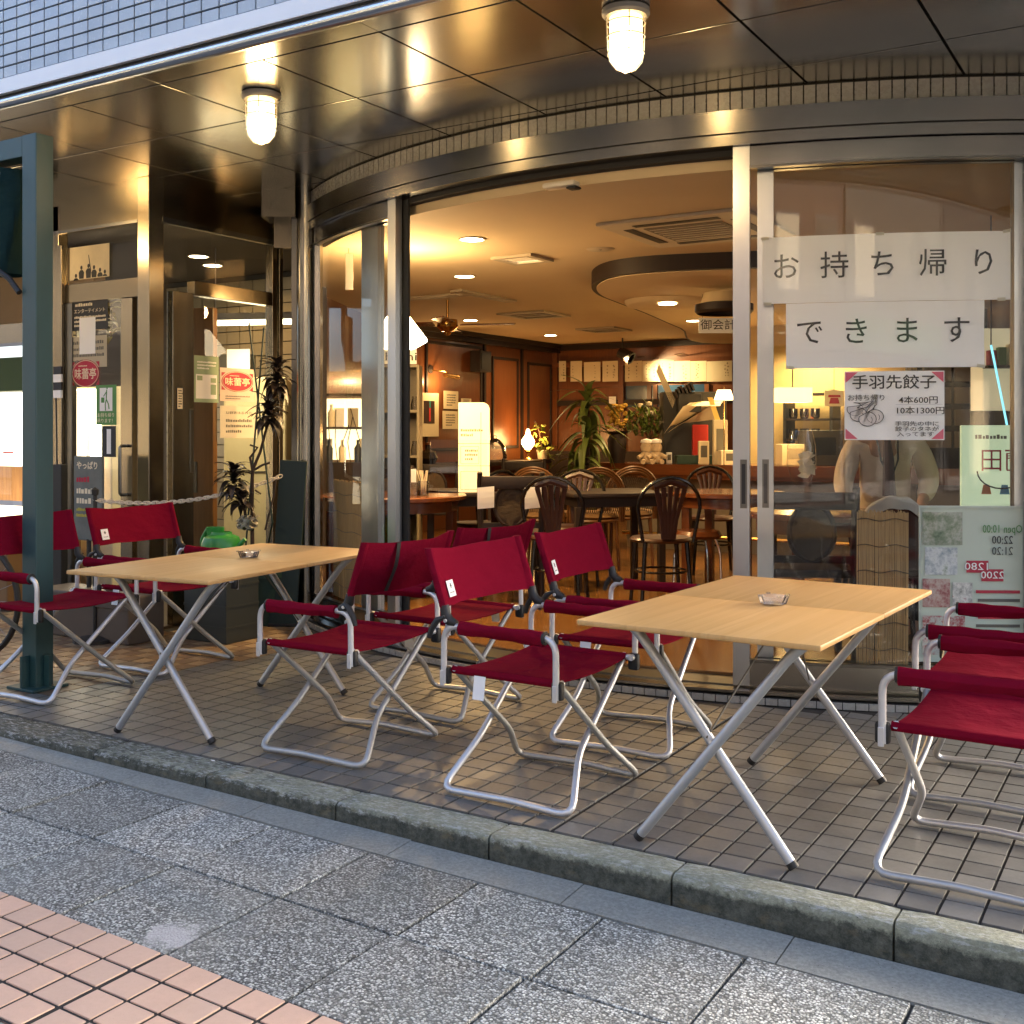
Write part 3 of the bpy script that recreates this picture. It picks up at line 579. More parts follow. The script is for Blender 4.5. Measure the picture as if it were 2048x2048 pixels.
s2 = tag(arcsheet(1572, 1969, z0l, z0u - .0015, RS - .0014).build('paper_sign', PAPER), 'lower white paper sign with four large characters below the wide one', 'sign')
for ch, px in zip('できます', (1619, 1712, 1813, 1913)): text(ch, .128, arcframe(px, S(1770, 665), RS - .0004), INK, s2, bold=.0002)
TAPE = m_paper('tape', (.72, .70, .60), .5)
for o_, spots_ in ((s1, ((1530, 468), (1760, 467), (2014, 466), (2003, 601), (1535, 602))), (s2, ((1580, 733), (1962, 733)))):
    for px, py in spots_: rect(.035, .014, .0004, arcframe(px, S(1770, py), RS + .0012) @ Matrix.Rotation(R(rnd.uniform(-12, 12)), 4, 'Z')).build('tape_piece', TAPE, o_)
PINKP = plain('pink_print', (.62, .10, .17), .7); WHITEPR = plain('white_print', (.86, .86, .85), .7, var=.03)
zA, zB = S(1790, 880), S(1790, 742)
s3 = tag(arcsheet(1689, 1889, zA, zB, RS).build('menu_poster', WHITEPR), 'white takeaway menu poster with pink corners and chicken wing drawing', 'poster')
def mt(body, px, py, size, bold=0, mat=INK, w=None): text(body, size, arcframe(px, S(1790, py), RS + .0008), mat, s3, bold=bold, width=w)
mt('手羽先餃子', 1788, 766, .066, .0006, w=.355); mt('お持ち帰り', 1733, 796, .030, 0, w=.155); mt('4本600円', 1837, 801, .036, .0002, w=.165); mt('10本1300円', 1840, 822, .036, .0002, w=.20)
for k, l_ in enumerate(('手羽先の中に', '餃子のタネが', '入ってます')): mt(l_, 1834 - (3 if k == 2 else 0), 848 + 10.5 * k, .023, 0, w=(.185, .185, .155)[k])
for px, py, sx, sy in ((1691, 744, 1, -1), (1887, 744, -1, -1), (1691, 878, 1, 1), (1887, 878, -1, 1)):
    M = arcframe(px, S(1790, py), RS + .0007); MB().prism([(0, 0), (sx * .052, 0), (0, sy * .046)][::(1 if sx * sy > 0 else -1)], 0, .0003, M).build('corner_mark', PINKP, s3)
for py in (809, 830): M = arcframe(1838, S(1790, py), RS + .0007); rect(.2, .0012, .0003, M).build('rule_line', plain('rule', (.45, .45, .5), .8), s3)
WING = plain('wing_print', (.66, .62, .60), .8)
for k, (px, py, w, tx, ty) in enumerate(((1710, 818, .034, .085, .035), (1717, 829, .036, .062, .062), (1750, 833, .036, .012, .098), (1735, 838, .037, .038, .078))):
    M = arcframe(px, S(1790, py), RS + .0006 + .0009 * k); n = 20
    ol = [(w * math.cos(R(100 - 300 * i / n)), w * .85 * math.sin(R(100 - 300 * i / n))) for i in range(n + 1)] + [(tx * .6, ty * .55), (tx, ty), (tx * .35, ty * .75)]
    MB().prism(ol[::-1], 0, .0003, M).build('drawn_wing', WING, s3)
    MB().tube([M @ Vector((x, y, .0005)) for x, y in ol + ol[:1]], .0014, 4).build('drawn_outline', INK, s3); MB().tube([M @ Vector((w * .25 + .3 * w * math.cos(R(a_)), -.1 * w + .4 * w * math.sin(R(a_)), .0005)) for a_ in range(-60, 61, 30)], .0011, 4).build('drawn_outline', INK, s3)

# ------------------------------------------------------------------ notices on the lobby glass
def ysheet(name, lab, cat, x0, y0, x1, y1, mat, Y=YF + .017, th=.001):
    a = aty(x0, (y0 + y1) / 2, Y); c = aty(x1, (y0 + y1) / 2, Y); xm = (x0 + x1) / 2
    zt = aty(xm, y0, Y).z; zb = aty(xm, y1, Y).z
    o = tag(MB().box(a.x, c.x, Y - th, Y, zb, zt).build(name, mat), lab, cat)
    return o, frame(((a.x + c.x) / 2, Y - th - .0004, (zb + zt) / 2), (1, 0, 0), (0, 0, 1)), c.x - a.x, zt - zb
def xsheet(name, lab, cat, x0, y0, x1, y1, mat, X=XL - .03, th=.001):
    xm, ym = (x0 + x1) / 2, (y0 + y1) / 2; a = atx(x0, ym, X); c = atx(x1, ym, X); zt = atx(xm, y0, X).z; zb = atx(xm, y1, X).z
    o = tag(MB().box(X, X + th, a.y, c.y, zb, zt).build(name, mat), lab, cat)
    return o, frame((X + th + .0004, (a.y + c.y) / 2, (zb + zt) / 2), (0, 1, 0), (0, 0, 1)), c.y - a.y, zt - zb
def sub(M, x, y): return M @ Matrix.Translation((x, y, 0))
def fine_print(M, w, h, rows, mat, parent, z=.0003):      # small type too fine to read: rows of short strokes
    q = MB(); lh = h / rows
    for r_ in range(rows):
        x = -w / 2; y = h / 2 - lh * (r_ + .5)
        while x < w / 2 * (1 if r_ < rows - 1 else .2):
            k = lh * rnd.uniform(.3, .6); q.box(x, x + k * .75, y - lh * .28, y + lh * rnd.uniform(.1, .28), 0, z, M); x += k
    o = q.build('fine_print', mat, parent); o['kind'] = 'stuff'; return o
CRIM = plain('crimson_print', (.42, .012, .04), .6); CREAMP = plain('cream_print', (.80, .70, .50), .7); GREENP = plain('green_print', (.10, .27, .08), .7); PGREEN = plain('pale_green_print', (.30, .40, .26), .7)
GREYP = plain('grey_print', (.12, .115, .10), .7); BEIGE = plain('beige_paper', (.48, .42, .30), .8); SUNSET = plain('sunset_print', (.80, .66, .44), .7, var=.3, scale=5)
o, M, w, h = ysheet('sports_poster', 'small sunset poster of cheering players taped above the lobby door', 'poster', 140, 491, 219, 557, SUNSET)
for k, (x, hh, arm) in enumerate(((-.34, .22, 0), (-.20, .45, 0), (-.02, .48, 1), (.12, .42, 0), (.27, .32, 0), (.39, .25, 0))):
    bx = x * w; top = -h / 2 + hh * h; q = MB(); q.prism([(bx - .022, -h / 2 + .004), (bx + .022, -h / 2 + .004), (bx + .026, top - .05), (bx + .012, top - .035), (bx - .012, top - .035), (bx - .026, top - .05)], 0, .0004, M)
    q.prism([(bx + .011 * math.cos(R(45 * i)), top - .02 + .014 * math.sin(R(45 * i))) for i in range(8)], 0, .0005, M)
    if arm: q.prism([(bx + .016, top - .05), (bx + .026, top - .05), (bx + .004, top + .05), (bx - .002, top + .05)], 0, .0005, M)
    q.build('printed_figure', INK, o)
o, M, w, h = ysheet('black_flyer', 'black printed flyer at the top of the lobby door glass', 'flyer', 144, 598, 216, 660, INK, YF + .016)
text('エンターテイメント', .03, sub(M, 0, h * .12), CREAMP, o, width=w * .85); fine_print(sub(M, 0, h * .34), w * .8, h * .2, 1, CREAMP, o); fine_print(sub(M, 0, -h * .2), w * .85, h * .4, 3, CREAMP, o)
o, M, w, h = ysheet('notice_sheet', 'beige typed notice sheet behind the white strip on lobby door', 'notice', 137, 672, 214, 735, BEIGE, YF + .0175)
fine_print(M, w * .85, h * .8, 4, GREYP, o)
o, M, w, h = ysheet('paper_strip', 'blank white paper strip taped on the lobby door', 'paper', 159, 635, 191, 708, PAPER, YF + .0145)
def oval_sign(o, M, w, h):
    n = 36; MB().prism([(w / 2 * math.cos(R(10 * i)), h / 2 * math.sin(R(10 * i))) for i in range(n)], 0, .0012, M).build('red_oval', CRIM, o)
    MB().tube([M @ Vector((w * .47 * math.cos(R(10 * i)), h * .47 * math.sin(R(10 * i)), .0014)) for i in range(n + 1)], .0022, 4).build('cream_line', CREAMP, o)
    text('味蕾亭', h * .42, sub(M, 0, -h * .04) @ Matrix.Translation((0, 0, .0016)), CREAMP, o, width=w * .78, bold=.0006)
    fine_print(sub(M, 0, h * .28) @ Matrix.Translation((0, 0, .0014)), w * .5, h * .07, 1, CREAMP, o)
    for sx in (-1, 1):
        for sy in (-1, 1): MB().prism([(sx * w * .50, sy * h * .22), (sx * w * .50, sy * h * .42), (sx * w * .38, sy * h * .42)][::(1 if sx * sy > 0 else -1)], 0, .0014, M).build('corner_flourish', CRIM, o)
a = aty(171, 747, YF + .014); rs = thing('round_shop_sign', 'round crimson shop sign with cream characters on the lobby door', 'sign', a); oval_sign(rs, frame((0, 0, 0), (1, 0, 0), (0, 0, 1)), .265, .175)
o, M, w, h = ysheet('exit_poster', 'green poster with walking figure carrying a bag on lobby door', 'poster', 192, 770, 233, 850, GREENP, YF + .015)
rect(w * .62, h * .58, .0004, sub(M, 0, h * .14)).build('white_panel', PAPER, o); Mq = sub(M, 0, h * .14)
q = MB(); q.prism([(.006 * math.cos(R(45 * i)) + .01, .07 + .008 * math.sin(R(45 * i))) for i in range(8)], 0, .0006, Mq); q.tube([Mq @ Vector(p) for p in ((.008, .06, .0006), (.004, 0, .0006), (.024, -.03, .0006), (.03, -.06, .0006))], .004, 4); q.tube([Mq @ Vector(p) for p in ((.004, 0, .0006), (-.006, -.03, .0006), (-.004, -.07, .0006))], .004, 4); q.tube([Mq @ Vector(p) for p in ((.008, .05, .0006), (-.022, .02, .0006))], .0035, 4); q.prism([(-.045, -.02), (-.015, -.02), (-.015, .012), (-.045, .012)], 0, .0006, Mq); q.build('walking_figure', GREENP, o)
text('お持ち帰り', .03, sub(M, 0, -h * .26), CREAMP, o, width=w * .8); text('承ります！', .03, sub(M, 0, -h * .40), CREAMP, o, width=w * .75)
o, M, w, h = ysheet('small_flyer', 'narrow dark flyer with white label beside lobby door handle', 'flyer', 204, 852, 232, 914, INK, YF + .0145); rect(w * .3, h * .8, .0004, M).build('white_label', PAPER, o)
o, M, w, h = xsheet('green_menu_poster', 'pale green poster with white lower half on side door glass', 'poster', 388, 712, 437, 805, PGREEN); rect(w * .86, h * .52, .0004, sub(M, 0, -h * .16)).build('white_panel', PAPER, o)
for k, (x, y) in enumerate(((-.28, .02), (.28, -.02), (.28, -.22))): rect(w * .22, h * (.1 if k < 2 else .22), .0004, M @ Matrix.Translation((x * w, y * h, .0006))).build('printed_block', PGREEN, o)
fine_print(sub(M, 0, h * .3), w * .75, h * .2, 3, PAPER, o)
o, M, w, h = xsheet('pink_notice', 'pinkish sheet with red oval emblem on side door glass', 'notice', 440, 737, 508, 803, plain('pale_pink_paper', (.66, .52, .44), .8)); oval_sign(o, sub(M, 0, h * .10), w * .92, h * .62); fine_print(sub(M, 0, -h * .38), w * .7, h * .14, 2, GREYP, o)
o, M, w, h = xsheet('typed_notice', 'plain typed white notice below the oval emblem sheet', 'notice', 440, 812, 514, 876, plain('warm_paper', (.62, .57, .46), .8))
text('されるお客様は', .02, sub(M, 0, h * .28), GREYP, o, width=w * .7, flip=True); fine_print(sub(M, 0, -h * .12), w * .7, h * .5, 3, GREYP, o)
o, M, w, h = xsheet('door_plate', 'narrow cream plate with vertical writing on steel door stile', 'plate', 353, 774, 366, 820, INK, XL - .009, .002); rect(w * .8, h * .9, .0006, M).build('cream_face', CREAMP, o); fine_print(M @ Matrix.Translation((0, 0, .0006)), w * .5, h * .8, 7, INK, o)
# display board behind the chair
p0 = aty(178, 1060, 1.45); sb = thing('standing_board', 'grey hand-lettered menu board standing before the lobby door', 'board', (p0.x, 1.45, 0)); M = frame((0, -.012, .86), (1, .0, 0), (0, 0, 1))
MB().cbox(-.13, .13, -.01, .01, .55, 1.06, .006).build('board', plain('board_grey', (.13, .14, .125), .6, var=.4, scale=12), sb); MB().cyl((0, .0, 0), (0, 0, .56), .014).build('leg', BLACK, sb); MB().lathe([(.14, 0), (.14, .015), (.02, .03)], 16).build('foot', BLACK, sb)
text('やっぱり', .05, M @ Matrix.Translation((0, .14, 0)), CREAMP, sb, width=.19, bold=.001); fine_print(M @ Matrix.Translation((0, .06, 0)), .2, .06, 1, CRIM, sb); fine_print(M @ Matrix.Translation((0, -.04, 0)), .2, .12, 2, CREAMP, sb); fine_print(M @ Matrix.Translation((0, -.14, 0)), .2, .07, 2, plain('yellow_print', (.5, .42, .06), .7), sb)
# ------------------------------------------------------------------ plants and clutter outside the lobby
def leaf_mesh(name, L, W, droop, mat, n=6, fold=.25):
    def fn(u, v):
        y = L * v; x = (u - .5) * W * math.sin(math.pi * (.08 + .92 * v) ** .7) * 1.0; return (x, y * (1 - .25 * droop * v), L * (.35 * v - droop * v * v) + abs(u - .5) * W * fold)
    return MB().grid(fn, 2, n).mesh(name, mat, True)
def crown(parent, c, meshes, n, rs, tilt=(20, 80), hgt=0):
    for k in range(n):
        f = (k + .5) / n; a = k * 2.399 + rs.uniform(-.3, .3); t = R(tilt[0] + (tilt[1] - tilt[0]) * (1 - f)) + rs.uniform(-.15, .15)
        m = Matrix.Translation(Vector(c) + Vector((0, 0, hgt * f))) @ Matrix.Rotation(a, 4, 'Z') @ Matrix.Rotation(math.pi / 2 - t, 4, 'X') @ Matrix.Scale(rs.uniform(.8, 1.3), 4)
        o = link('leaf', rs.choice(meshes), parent); o.matrix_local = m
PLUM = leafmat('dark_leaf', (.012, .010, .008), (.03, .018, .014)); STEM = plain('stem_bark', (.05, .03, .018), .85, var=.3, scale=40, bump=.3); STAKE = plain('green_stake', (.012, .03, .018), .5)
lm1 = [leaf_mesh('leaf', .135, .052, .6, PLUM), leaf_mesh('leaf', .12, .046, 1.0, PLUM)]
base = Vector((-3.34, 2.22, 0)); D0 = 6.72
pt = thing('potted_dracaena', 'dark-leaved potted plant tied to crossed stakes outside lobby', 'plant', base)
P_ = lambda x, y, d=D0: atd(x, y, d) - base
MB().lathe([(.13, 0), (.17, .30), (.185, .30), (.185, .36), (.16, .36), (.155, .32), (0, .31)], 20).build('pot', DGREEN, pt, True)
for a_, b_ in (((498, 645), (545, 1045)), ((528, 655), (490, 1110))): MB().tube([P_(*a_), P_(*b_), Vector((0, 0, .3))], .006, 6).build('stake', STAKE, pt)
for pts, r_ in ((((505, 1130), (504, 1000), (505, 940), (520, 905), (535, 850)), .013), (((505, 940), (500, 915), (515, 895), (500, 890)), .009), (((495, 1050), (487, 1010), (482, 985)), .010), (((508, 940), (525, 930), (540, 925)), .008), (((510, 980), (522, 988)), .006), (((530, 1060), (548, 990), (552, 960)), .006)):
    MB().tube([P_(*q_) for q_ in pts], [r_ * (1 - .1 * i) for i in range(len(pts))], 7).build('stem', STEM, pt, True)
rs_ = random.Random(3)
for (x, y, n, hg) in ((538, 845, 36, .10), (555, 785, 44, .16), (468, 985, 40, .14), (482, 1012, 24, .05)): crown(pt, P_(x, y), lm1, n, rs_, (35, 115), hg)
MB().grid(lambda u, v: P_(495, 1045) + Vector((.09 * (u - .5) + .02 * math.sin(19 * v + 3 * u), .04 * math.sin(16 * u + 12 * v), .06 * (v - .5) + .018 * math.sin(23 * u + 5 * v))), 24, 20).build('plastic_wrap', plain('wrap', (.30, .27, .20), .3), pt, True)
GP = plain('green_plastic', (.02, .21, .035), .35, var=.1)
wc = thing('watering_can', 'bright green plastic watering can on a crate behind the chairs', 'watering can', atd(443, 1120, 6.45)); 
MB().lathe([(.10, 0), (.115, .02), (.115, .10), (.10, .135), (.062, .15), (.058, .165), (.052, .165), (.05, .12), (0, .1)], 20).build('body', GP, wc, True)
MB().lathe([(.048, .14), (.052, .19), (.046, .19), (.043, .14)], 18, (-.05, 0, 0)).build('filler_neck', GP, wc, True)
MB().tube(fillet([(-.105, -.02, .04), (-.15, -.02, .10), (-.10, -.01, .18)], .05), .013, 8).build('handle', GP, wc, True); MB().tube([(.10, .0, .05), (.17, .02, .13)], [.018, .012], 8).build('spout', GP, wc, True)
cb = atd(443, 1120, 6.45); cr = thing('plastic_crate', 'dark crate under the green watering can', 'crate', (cb.x, cb.y, 0)); MB().cbox(-.17, .17, -.13, .13, 0, cb.z - .004, .006).build('crate_body', plain('crate', (.03, .035, .03), .6), cr)
for k in range(3): MB().box(-.172, .172, -.132, .132, .08 + .12 * k, .095 + .12 * k).build('crate_rib', plain('crate', (.03, .035, .03), .6), cr)
q = atd(565, 1000, 6.85); gb = thing('leaning_board', 'dark green board leaning on the steel column by the plant', 'board', (q.x, q.y, 0), R(28)); MB().cbox(-.085, .085, -.012, .012, 0, 1.03, .004, Matrix.Rotation(R(-4), 4, 'X') @ Matrix.Rotation(R(3), 4, 'Y')).build('panel', plain('green_board', (.008, .024, .022), .6), gb); MB().cbox(-.09, .09, -.02, .02, 0, .02, .004).build('foot_strip', BLACK, gb)
# planter box and small greens
pb = thing('planter_box', 'low brownish grey planter trough on the terrace behind left chairs', 'planter', (-3.86, 1.40, 0)); MB().cbox(-.42, .42, -.13, .13, 0, .27, .01).build('trough', plain('trough', (.085, .065, .05), .6), pb)
MB().cbox(-.43, .43, -.14, -.131, .20, .235, .003).build('rim', plain('trough', (.085, .065, .05), .6), pb); MB().cbox(.12, .15, -.14, -.131, 0, .2, .003).build('rib', plain('trough', (.085, .065, .05), .6), pb)
VINE = leafmat('vine_leaf', (.035, .07, .012), (.075, .12, .022)); vl = [leaf_mesh('leaf', .05, .03, .5, VINE, 4), leaf_mesh('leaf', .04, .022, .3, VINE, 4)]
vp = thing('ground_vine', 'small leafy vine spreading on the tiles behind left table', 'plant', atz(440, 1270, 0))
MB().tube([(-.1, 0, .02), (0, .03, .06), (.12, .02, .03)], .004, 5).build('runner', STEM, vp)
for k in range(46):
    o = link('leaf', rnd.choice(vl), vp); o.matrix_local = Matrix.Translation((rnd.gauss(0, .13), rnd.gauss(.02, .09), abs(rnd.gauss(.03, .05)))) @ Matrix.Rotation(rnd.uniform(0, 6.3), 4, 'Z') @ Matrix.Rotation(rnd.uniform(-.4, .9), 4, 'X')
for k, (x, y, lab) in enumerate(((427, 1523, 'tiny white paper scrap on the tiles beside the kerb'), (700, 1718, 'pale bottle cap sized litter in the gutter'))):
    p = atz(x, y, (.0006, zs(-.4) + .003, .0006)[k]); sc2 = thing('litter_scrap', lab, 'litter', p, rnd.uniform(0, 3)); MB().grid(lambda u, v: (.022 * (u - .5), .010 * (v - .5) * (1 + .5 * u), .004 * abs(u - .5) + .003 * v), 3, 2).build('scrap', (PAPER, GUT, STEM)[k], sc2)
# chain
LINK = plain('chain_plastic', (.66, .60, .50), .5); lm_ = MB().tube([(.019 * math.cos(R(18 * k)) * (1.0) + (.007 if math.cos(R(18 * k)) > 0 else -.007), .0115 * math.sin(R(18 * k)), 0) for k in range(21)], .0046, 6).mesh('link', LINK, True)
pa, pb_ = atd(190, 1000, 6.35), atd(562, 952, 6.9); ch = thing('plastic_chain', 'cream plastic chain strung across the lobby entrance', 'chain', pa); dv = pb_ - pa; nl = 44; pp = Vector((0, 0, 0)); ch_pts = []
for k in range(nl + 1):
    t = k / nl; ch_pts.append(dv * t + Vector((0, 0, -.30 * t * (1 - t) + .0)))
for k in range(nl):
    d = ch_pts[k + 1] - ch_pts[k]; mid = (ch_pts[k] + ch_pts[k + 1]) / 2; x = d.normalized(); up = Vector((0, 0, 1)); yv = up.cross(x).normalized(); zv = x.cross(yv)
    m = Matrix((x, yv, zv)).transposed().to_4x4(); m.translation = mid; o = link('link', lm_, ch); o.matrix_local = m @ Matrix.Rotation(R(90 if k % 2 else 20), 4, 'X') @ Matrix.Scale(max(.5, d.length / .0305), 4)
bo = thing('chain_post', 'thin black post holding the left end of the plastic chain', 'post', (pa.x, pa.y, 0)); MB().cyl((0, 0, 0), (0, 0, pa.z + .03), .012, n=10).build('rod', BLACK, bo, True); MB().lathe([(.0, pa.z + .02), (.02, pa.z + .03), (.022, pa.z + .06), (0, pa.z + .075)], 10).build('cap', BLACK, bo, True); MB().lathe([(.12, 0), (.12, .02), (.02, .04)], 14).build('base', BLACK, bo)

# ------------------------------------------------------------------ inside the lobby and the neighbouring shop on the left
LT = m_tile('lobby_tile', (.20, .17, .115), (.17, .145, .10), .3, (.15, .12, .08), .2)
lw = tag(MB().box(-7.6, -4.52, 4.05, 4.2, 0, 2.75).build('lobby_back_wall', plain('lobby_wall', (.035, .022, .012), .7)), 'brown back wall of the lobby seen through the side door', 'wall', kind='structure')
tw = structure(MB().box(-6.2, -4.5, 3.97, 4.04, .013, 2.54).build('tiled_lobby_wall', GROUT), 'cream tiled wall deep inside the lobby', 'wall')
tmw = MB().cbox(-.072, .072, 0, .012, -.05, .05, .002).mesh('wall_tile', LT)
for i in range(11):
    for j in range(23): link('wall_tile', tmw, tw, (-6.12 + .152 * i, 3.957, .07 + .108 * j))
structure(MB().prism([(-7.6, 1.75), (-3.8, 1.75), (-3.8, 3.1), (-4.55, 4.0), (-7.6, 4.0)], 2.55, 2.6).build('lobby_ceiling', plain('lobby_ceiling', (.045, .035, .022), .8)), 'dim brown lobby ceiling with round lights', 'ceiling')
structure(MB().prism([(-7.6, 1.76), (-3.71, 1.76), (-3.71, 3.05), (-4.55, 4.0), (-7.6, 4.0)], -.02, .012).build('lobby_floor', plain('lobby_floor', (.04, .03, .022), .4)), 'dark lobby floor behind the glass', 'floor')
FLUO = emit('fluorescent', (1, .86, .52), 1.98); FLUOW = emit('showcase_white', (1, .93, .74), 2.4); DLIT = emit('downlight_lens', (1, .80, .50), 9)
def spot_down(name, loc, e, col=WARM, size=.12, parent=None, spread=150):
    l = bpy.data.lights.new(name, 'AREA'); l.shape = 'DISK'; l.size = size; l.energy = e; l.color = col; l.spread = R(spread); o = bpy.data.objects.new(name, l); COL.objects.link(o); o.location = loc; o.parent = parent; return o
def downlight(p, lab, e=16, r=.075, z=None, grp='round ceiling downlights'):
    d = thing('downlight', lab, 'light', p, 0, grp)
    MB().lathe([(r, .001), (r + .012, -.003), (r + .012, -.007), (r, -.007)], 24, base=False).build('trim_ring', plain('trim_white', (.6, .55, .45), .5), d, True); MB().lathe([(r, -.0045), (0, -.0065)], 24, base=False).build('lens', DLIT, d, True)
    if e: spot_down('downlight_beam', (0, 0, -.012), e, WARM, .06, d)
    return d
downlight(atz(397, 512, 2.549), 'round lit ceiling light behind lobby transom glass', 2.6, .07); downlight(atz(425, 530, 2.549), 'second smaller lit ceiling light deeper in the lobby', 2.08, .07); 
ft = atd(508, 645, 8.0); tl = thing('tube_light', 'long fluorescent tube light over lobby kitchen hatch', 'light', ft, R(20)); MB().tube([(-.42, 0, 0), (.32, 0, 0)], .018, 8).build('tube', FLUO, tl, True); MB().box(-.44, .34, -.03, .03, .02, .07).build('fitting', ZINC, tl); [MB().cyl((x, 0, .07), (x, 0, 2.549 - ft.z), .004, n=6).build('hanger', ZINC, tl) for x in (-.3, .2)]
fr = thing('lit_cabinet', 'tall cream cabinet glowing in the lobby behind the dark plant', 'cabinet', atd(525, 1290, 8.2) * Vector((1, 1, 0)) if False else Vector((atd(528, 900, 8.75).x, atd(528, 900, 8.75).y, .012)), R(25))
MB().cbox(-.26, .24, -.2, .2, 0, 1.62, .02).build('cabinet_body', plain('cabinet_cream', (.50, .42, .24), .5), fr); MB().box(-.26, .24, -.206, -.201, .88, .89).build('door_gap', DARK, fr); MB().cyl((.19, -.22, .95), (.19, -.22, 1.2), .01).build('handle', STEEL, fr)
spot_down('tube_light_glow', (-.05, 0, -.03), 4.69, (1, .85, .55), .5, tl, 170)
mw = thing('wall_box', 'small dark appliance with pale paper above the lobby cabinet', 'appliance', Vector((atd(478, 715, 8.7).x, atd(478, 715, 8.7).y, 1.73)), R(20)); MB().cbox(-.12, .1, -.1, .1, -.09, .09, .01).build('case', plain('appliance', (.05, .05, .045), .4), mw); MB().box(-.05, .14, -.108, -.102, -.1, .12).build('paper', PAPER, mw)
pw = thing('wooden_post', 'orange brown wooden door edge inside the lobby', 'post', Vector((atd(405, 900, 7.2).x, atd(405, 900, 7.2).y, .012)), R(20)); MB().cbox(-.09, .09, -.03, .03, 0, 2.0, .004).build('timber', wood('lobby_wood', (.16, .07, .02), (.26, .12, .035), 2), pw); MB().cbox(-.08, -.02, -.04, -.031, .8, 1.0, .003).build('plate', STEELD, pw)
# bright showcase behind the door glass
sc_ = thing('lightbox', 'glaring white lightbox behind the lobby door glass', 'lightbox', Vector((aty(172, 890, 2.3).x, 2.3, .012))); MB().cbox(-.28, .28, 0, .18, 0, 1.52, .01).build('case', plain('case_white', (.6, .55, .4), .6), sc_); MB().box(-.27, .17, -.006, -.001, .56, 1.50).build('lit_panel', FLUOW, sc_); MB().box(-.03, .055, -.012, -.007, .97, 1.20).build('grey_switch_panel', plain('switch_grey', (.16, .15, .13), .6), sc_)
pf = thing('flower_bunch', 'dried leaves hanging beside the lobby door flyer', 'plant', Vector((aty(222, 650, 1.9).x, 1.9, 1.95))); MB().tube([(0, 0, .1), (0, 0, -.1)], .004, 5).build('stem', STEM, pf)
DRY = leafmat('dry_leaf', (.12, .12, .04), (.3, .25, .09)); dl1 = [leaf_mesh('leaf', .09, .035, .5, DRY, 4)]
for k in range(22): o = link('leaf', dl1[0], pf); o.matrix_local = Matrix.Translation((0, 0, rnd.uniform(-.12, .12))) @ Matrix.Rotation(rnd.uniform(0, 6.3), 4, 'Z') @ Matrix.Rotation(rnd.uniform(-.8, .8), 4, 'X')
# neighbouring shop
nb = thing('neighbour_shop', 'brightly lit neighbouring food shop beyond the green post', 'shop')
NW = plain('shop_timber', (.30, .19, .08), .6)
MB().box(-9.5, -5.06, 2.3, 2.4, 1.95, 2.75).build('upper_panel', NW, nb); MB().box(-9.5, -5.06, 2.10, 2.3, 1.86, 2.0).build('ledge', STEEL, nb); MB().box(-9.5, -5.06, 1.98, 2.06, 1.50, 1.74).build('green_valance', plain('valance', (.03, .06, .012), .7), nb)
MB().box(-9.5, -5.06, 2.2, 2.24, .95, 1.5).build('lit_menu_panel', emit('menu_panel', (1, .84, .58), .8), nb); MB().cbox(-9.5, -5.06, 1.62, 2.2, .05, .62, .01).build('showcase_base', plain('case_brown', (.20, .11, .045), .4), nb)
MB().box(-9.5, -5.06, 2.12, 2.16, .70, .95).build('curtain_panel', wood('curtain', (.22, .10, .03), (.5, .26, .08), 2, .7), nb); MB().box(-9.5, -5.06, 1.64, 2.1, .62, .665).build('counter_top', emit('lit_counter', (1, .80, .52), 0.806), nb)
MB().box(-9.5, -5.06, 1.65, 1.66, .68, 1.0).build('sneeze_glass', CLEAR, nb)
for k in range(7): 
    x = -5.5 - .32 * k; MB().box(x - .09, x + .09, 1.60, 1.605, .42, .62, ).build('menu_card', PAPER, nb); MB().box(x - .06, x + .06, 1.595, 1.599, .47, .57).build('card_print', CRIM, nb)
text('めんメニュー', .14, frame((-6.3, 2.19, 1.04), (1, 0, 0), (0, 0, 1)), CRIM, nb, width=.95)
sn = thing('striped_lantern', 'black and white striped cloth banner beside the green post', 'banner', Vector((aty(112, 770, 1.55).x, 1.55, 1.42))); 
for k in range(4): MB().box(-.07, .05, 0, .012, .0 + .05 * k, .049 + .05 * k).build('stripe', INK if k % 2 else PAPER, sn)
MB().tube([(0, 0, 0), (.02, -.01, -.2), (.01, 0, -.42)], .006, 6).build('cord', BLACK, sn); MB().cbox(-.04, .05, .0, .05, -1.40, -.42, .004).build('pole_board', BLACK, sn)
bx_ = thing('bicycle', 'black bicycle wheel and frame at the far left edge', 'bicycle', (atz(0, 1330, 0).x - .28, atz(0, 1330, 0).y + .05, 0), R(8))
for x in (0, -1.05): 
    w_ = MB().tube([(x + .30 * math.cos(R(12 * k)), 0, .31 + .30 * math.sin(R(12 * k))) for k in range(31)], .016, 8, False).build('tyre', BLACK, bx_, True); b = MB()
    for k in range(18): b.cyl((x, 0, .31), (x + .29 * math.cos(R(20 * k)), 0, .31 + .29 * math.sin(R(20 * k))), .0015, n=4)
    b.build('spokes', ZINC, w_)
for a_, c_ in (((0, 0, .31), (-.15, 0, .85)), ((-.15, 0, .8), (-.62, 0, .72)), ((-.15, 0, .7), (-.58, 0, .30)), ((-.62, 0, .85), (-.58, 0, .30)), ((-.58, 0, .3), (-1.05, 0, .31)), ((-1.05, 0, .31), (-.62, 0, .75))): MB().cyl(a_, c_, .016, n=8).build('frame_tube', BLACK, bx_, True)
MB().lathe([(0, 0), (.1, .01), (.08, .05), (0, .06)], 12, (-.63, 0, .86)).build('saddle', BLACK, bx_, True); MB().tube([(-.15, -.25, .92), (-.13, 0, .88), (-.15, .25, .92)], .012, 8).build('handlebar', ZINC, bx_, True)
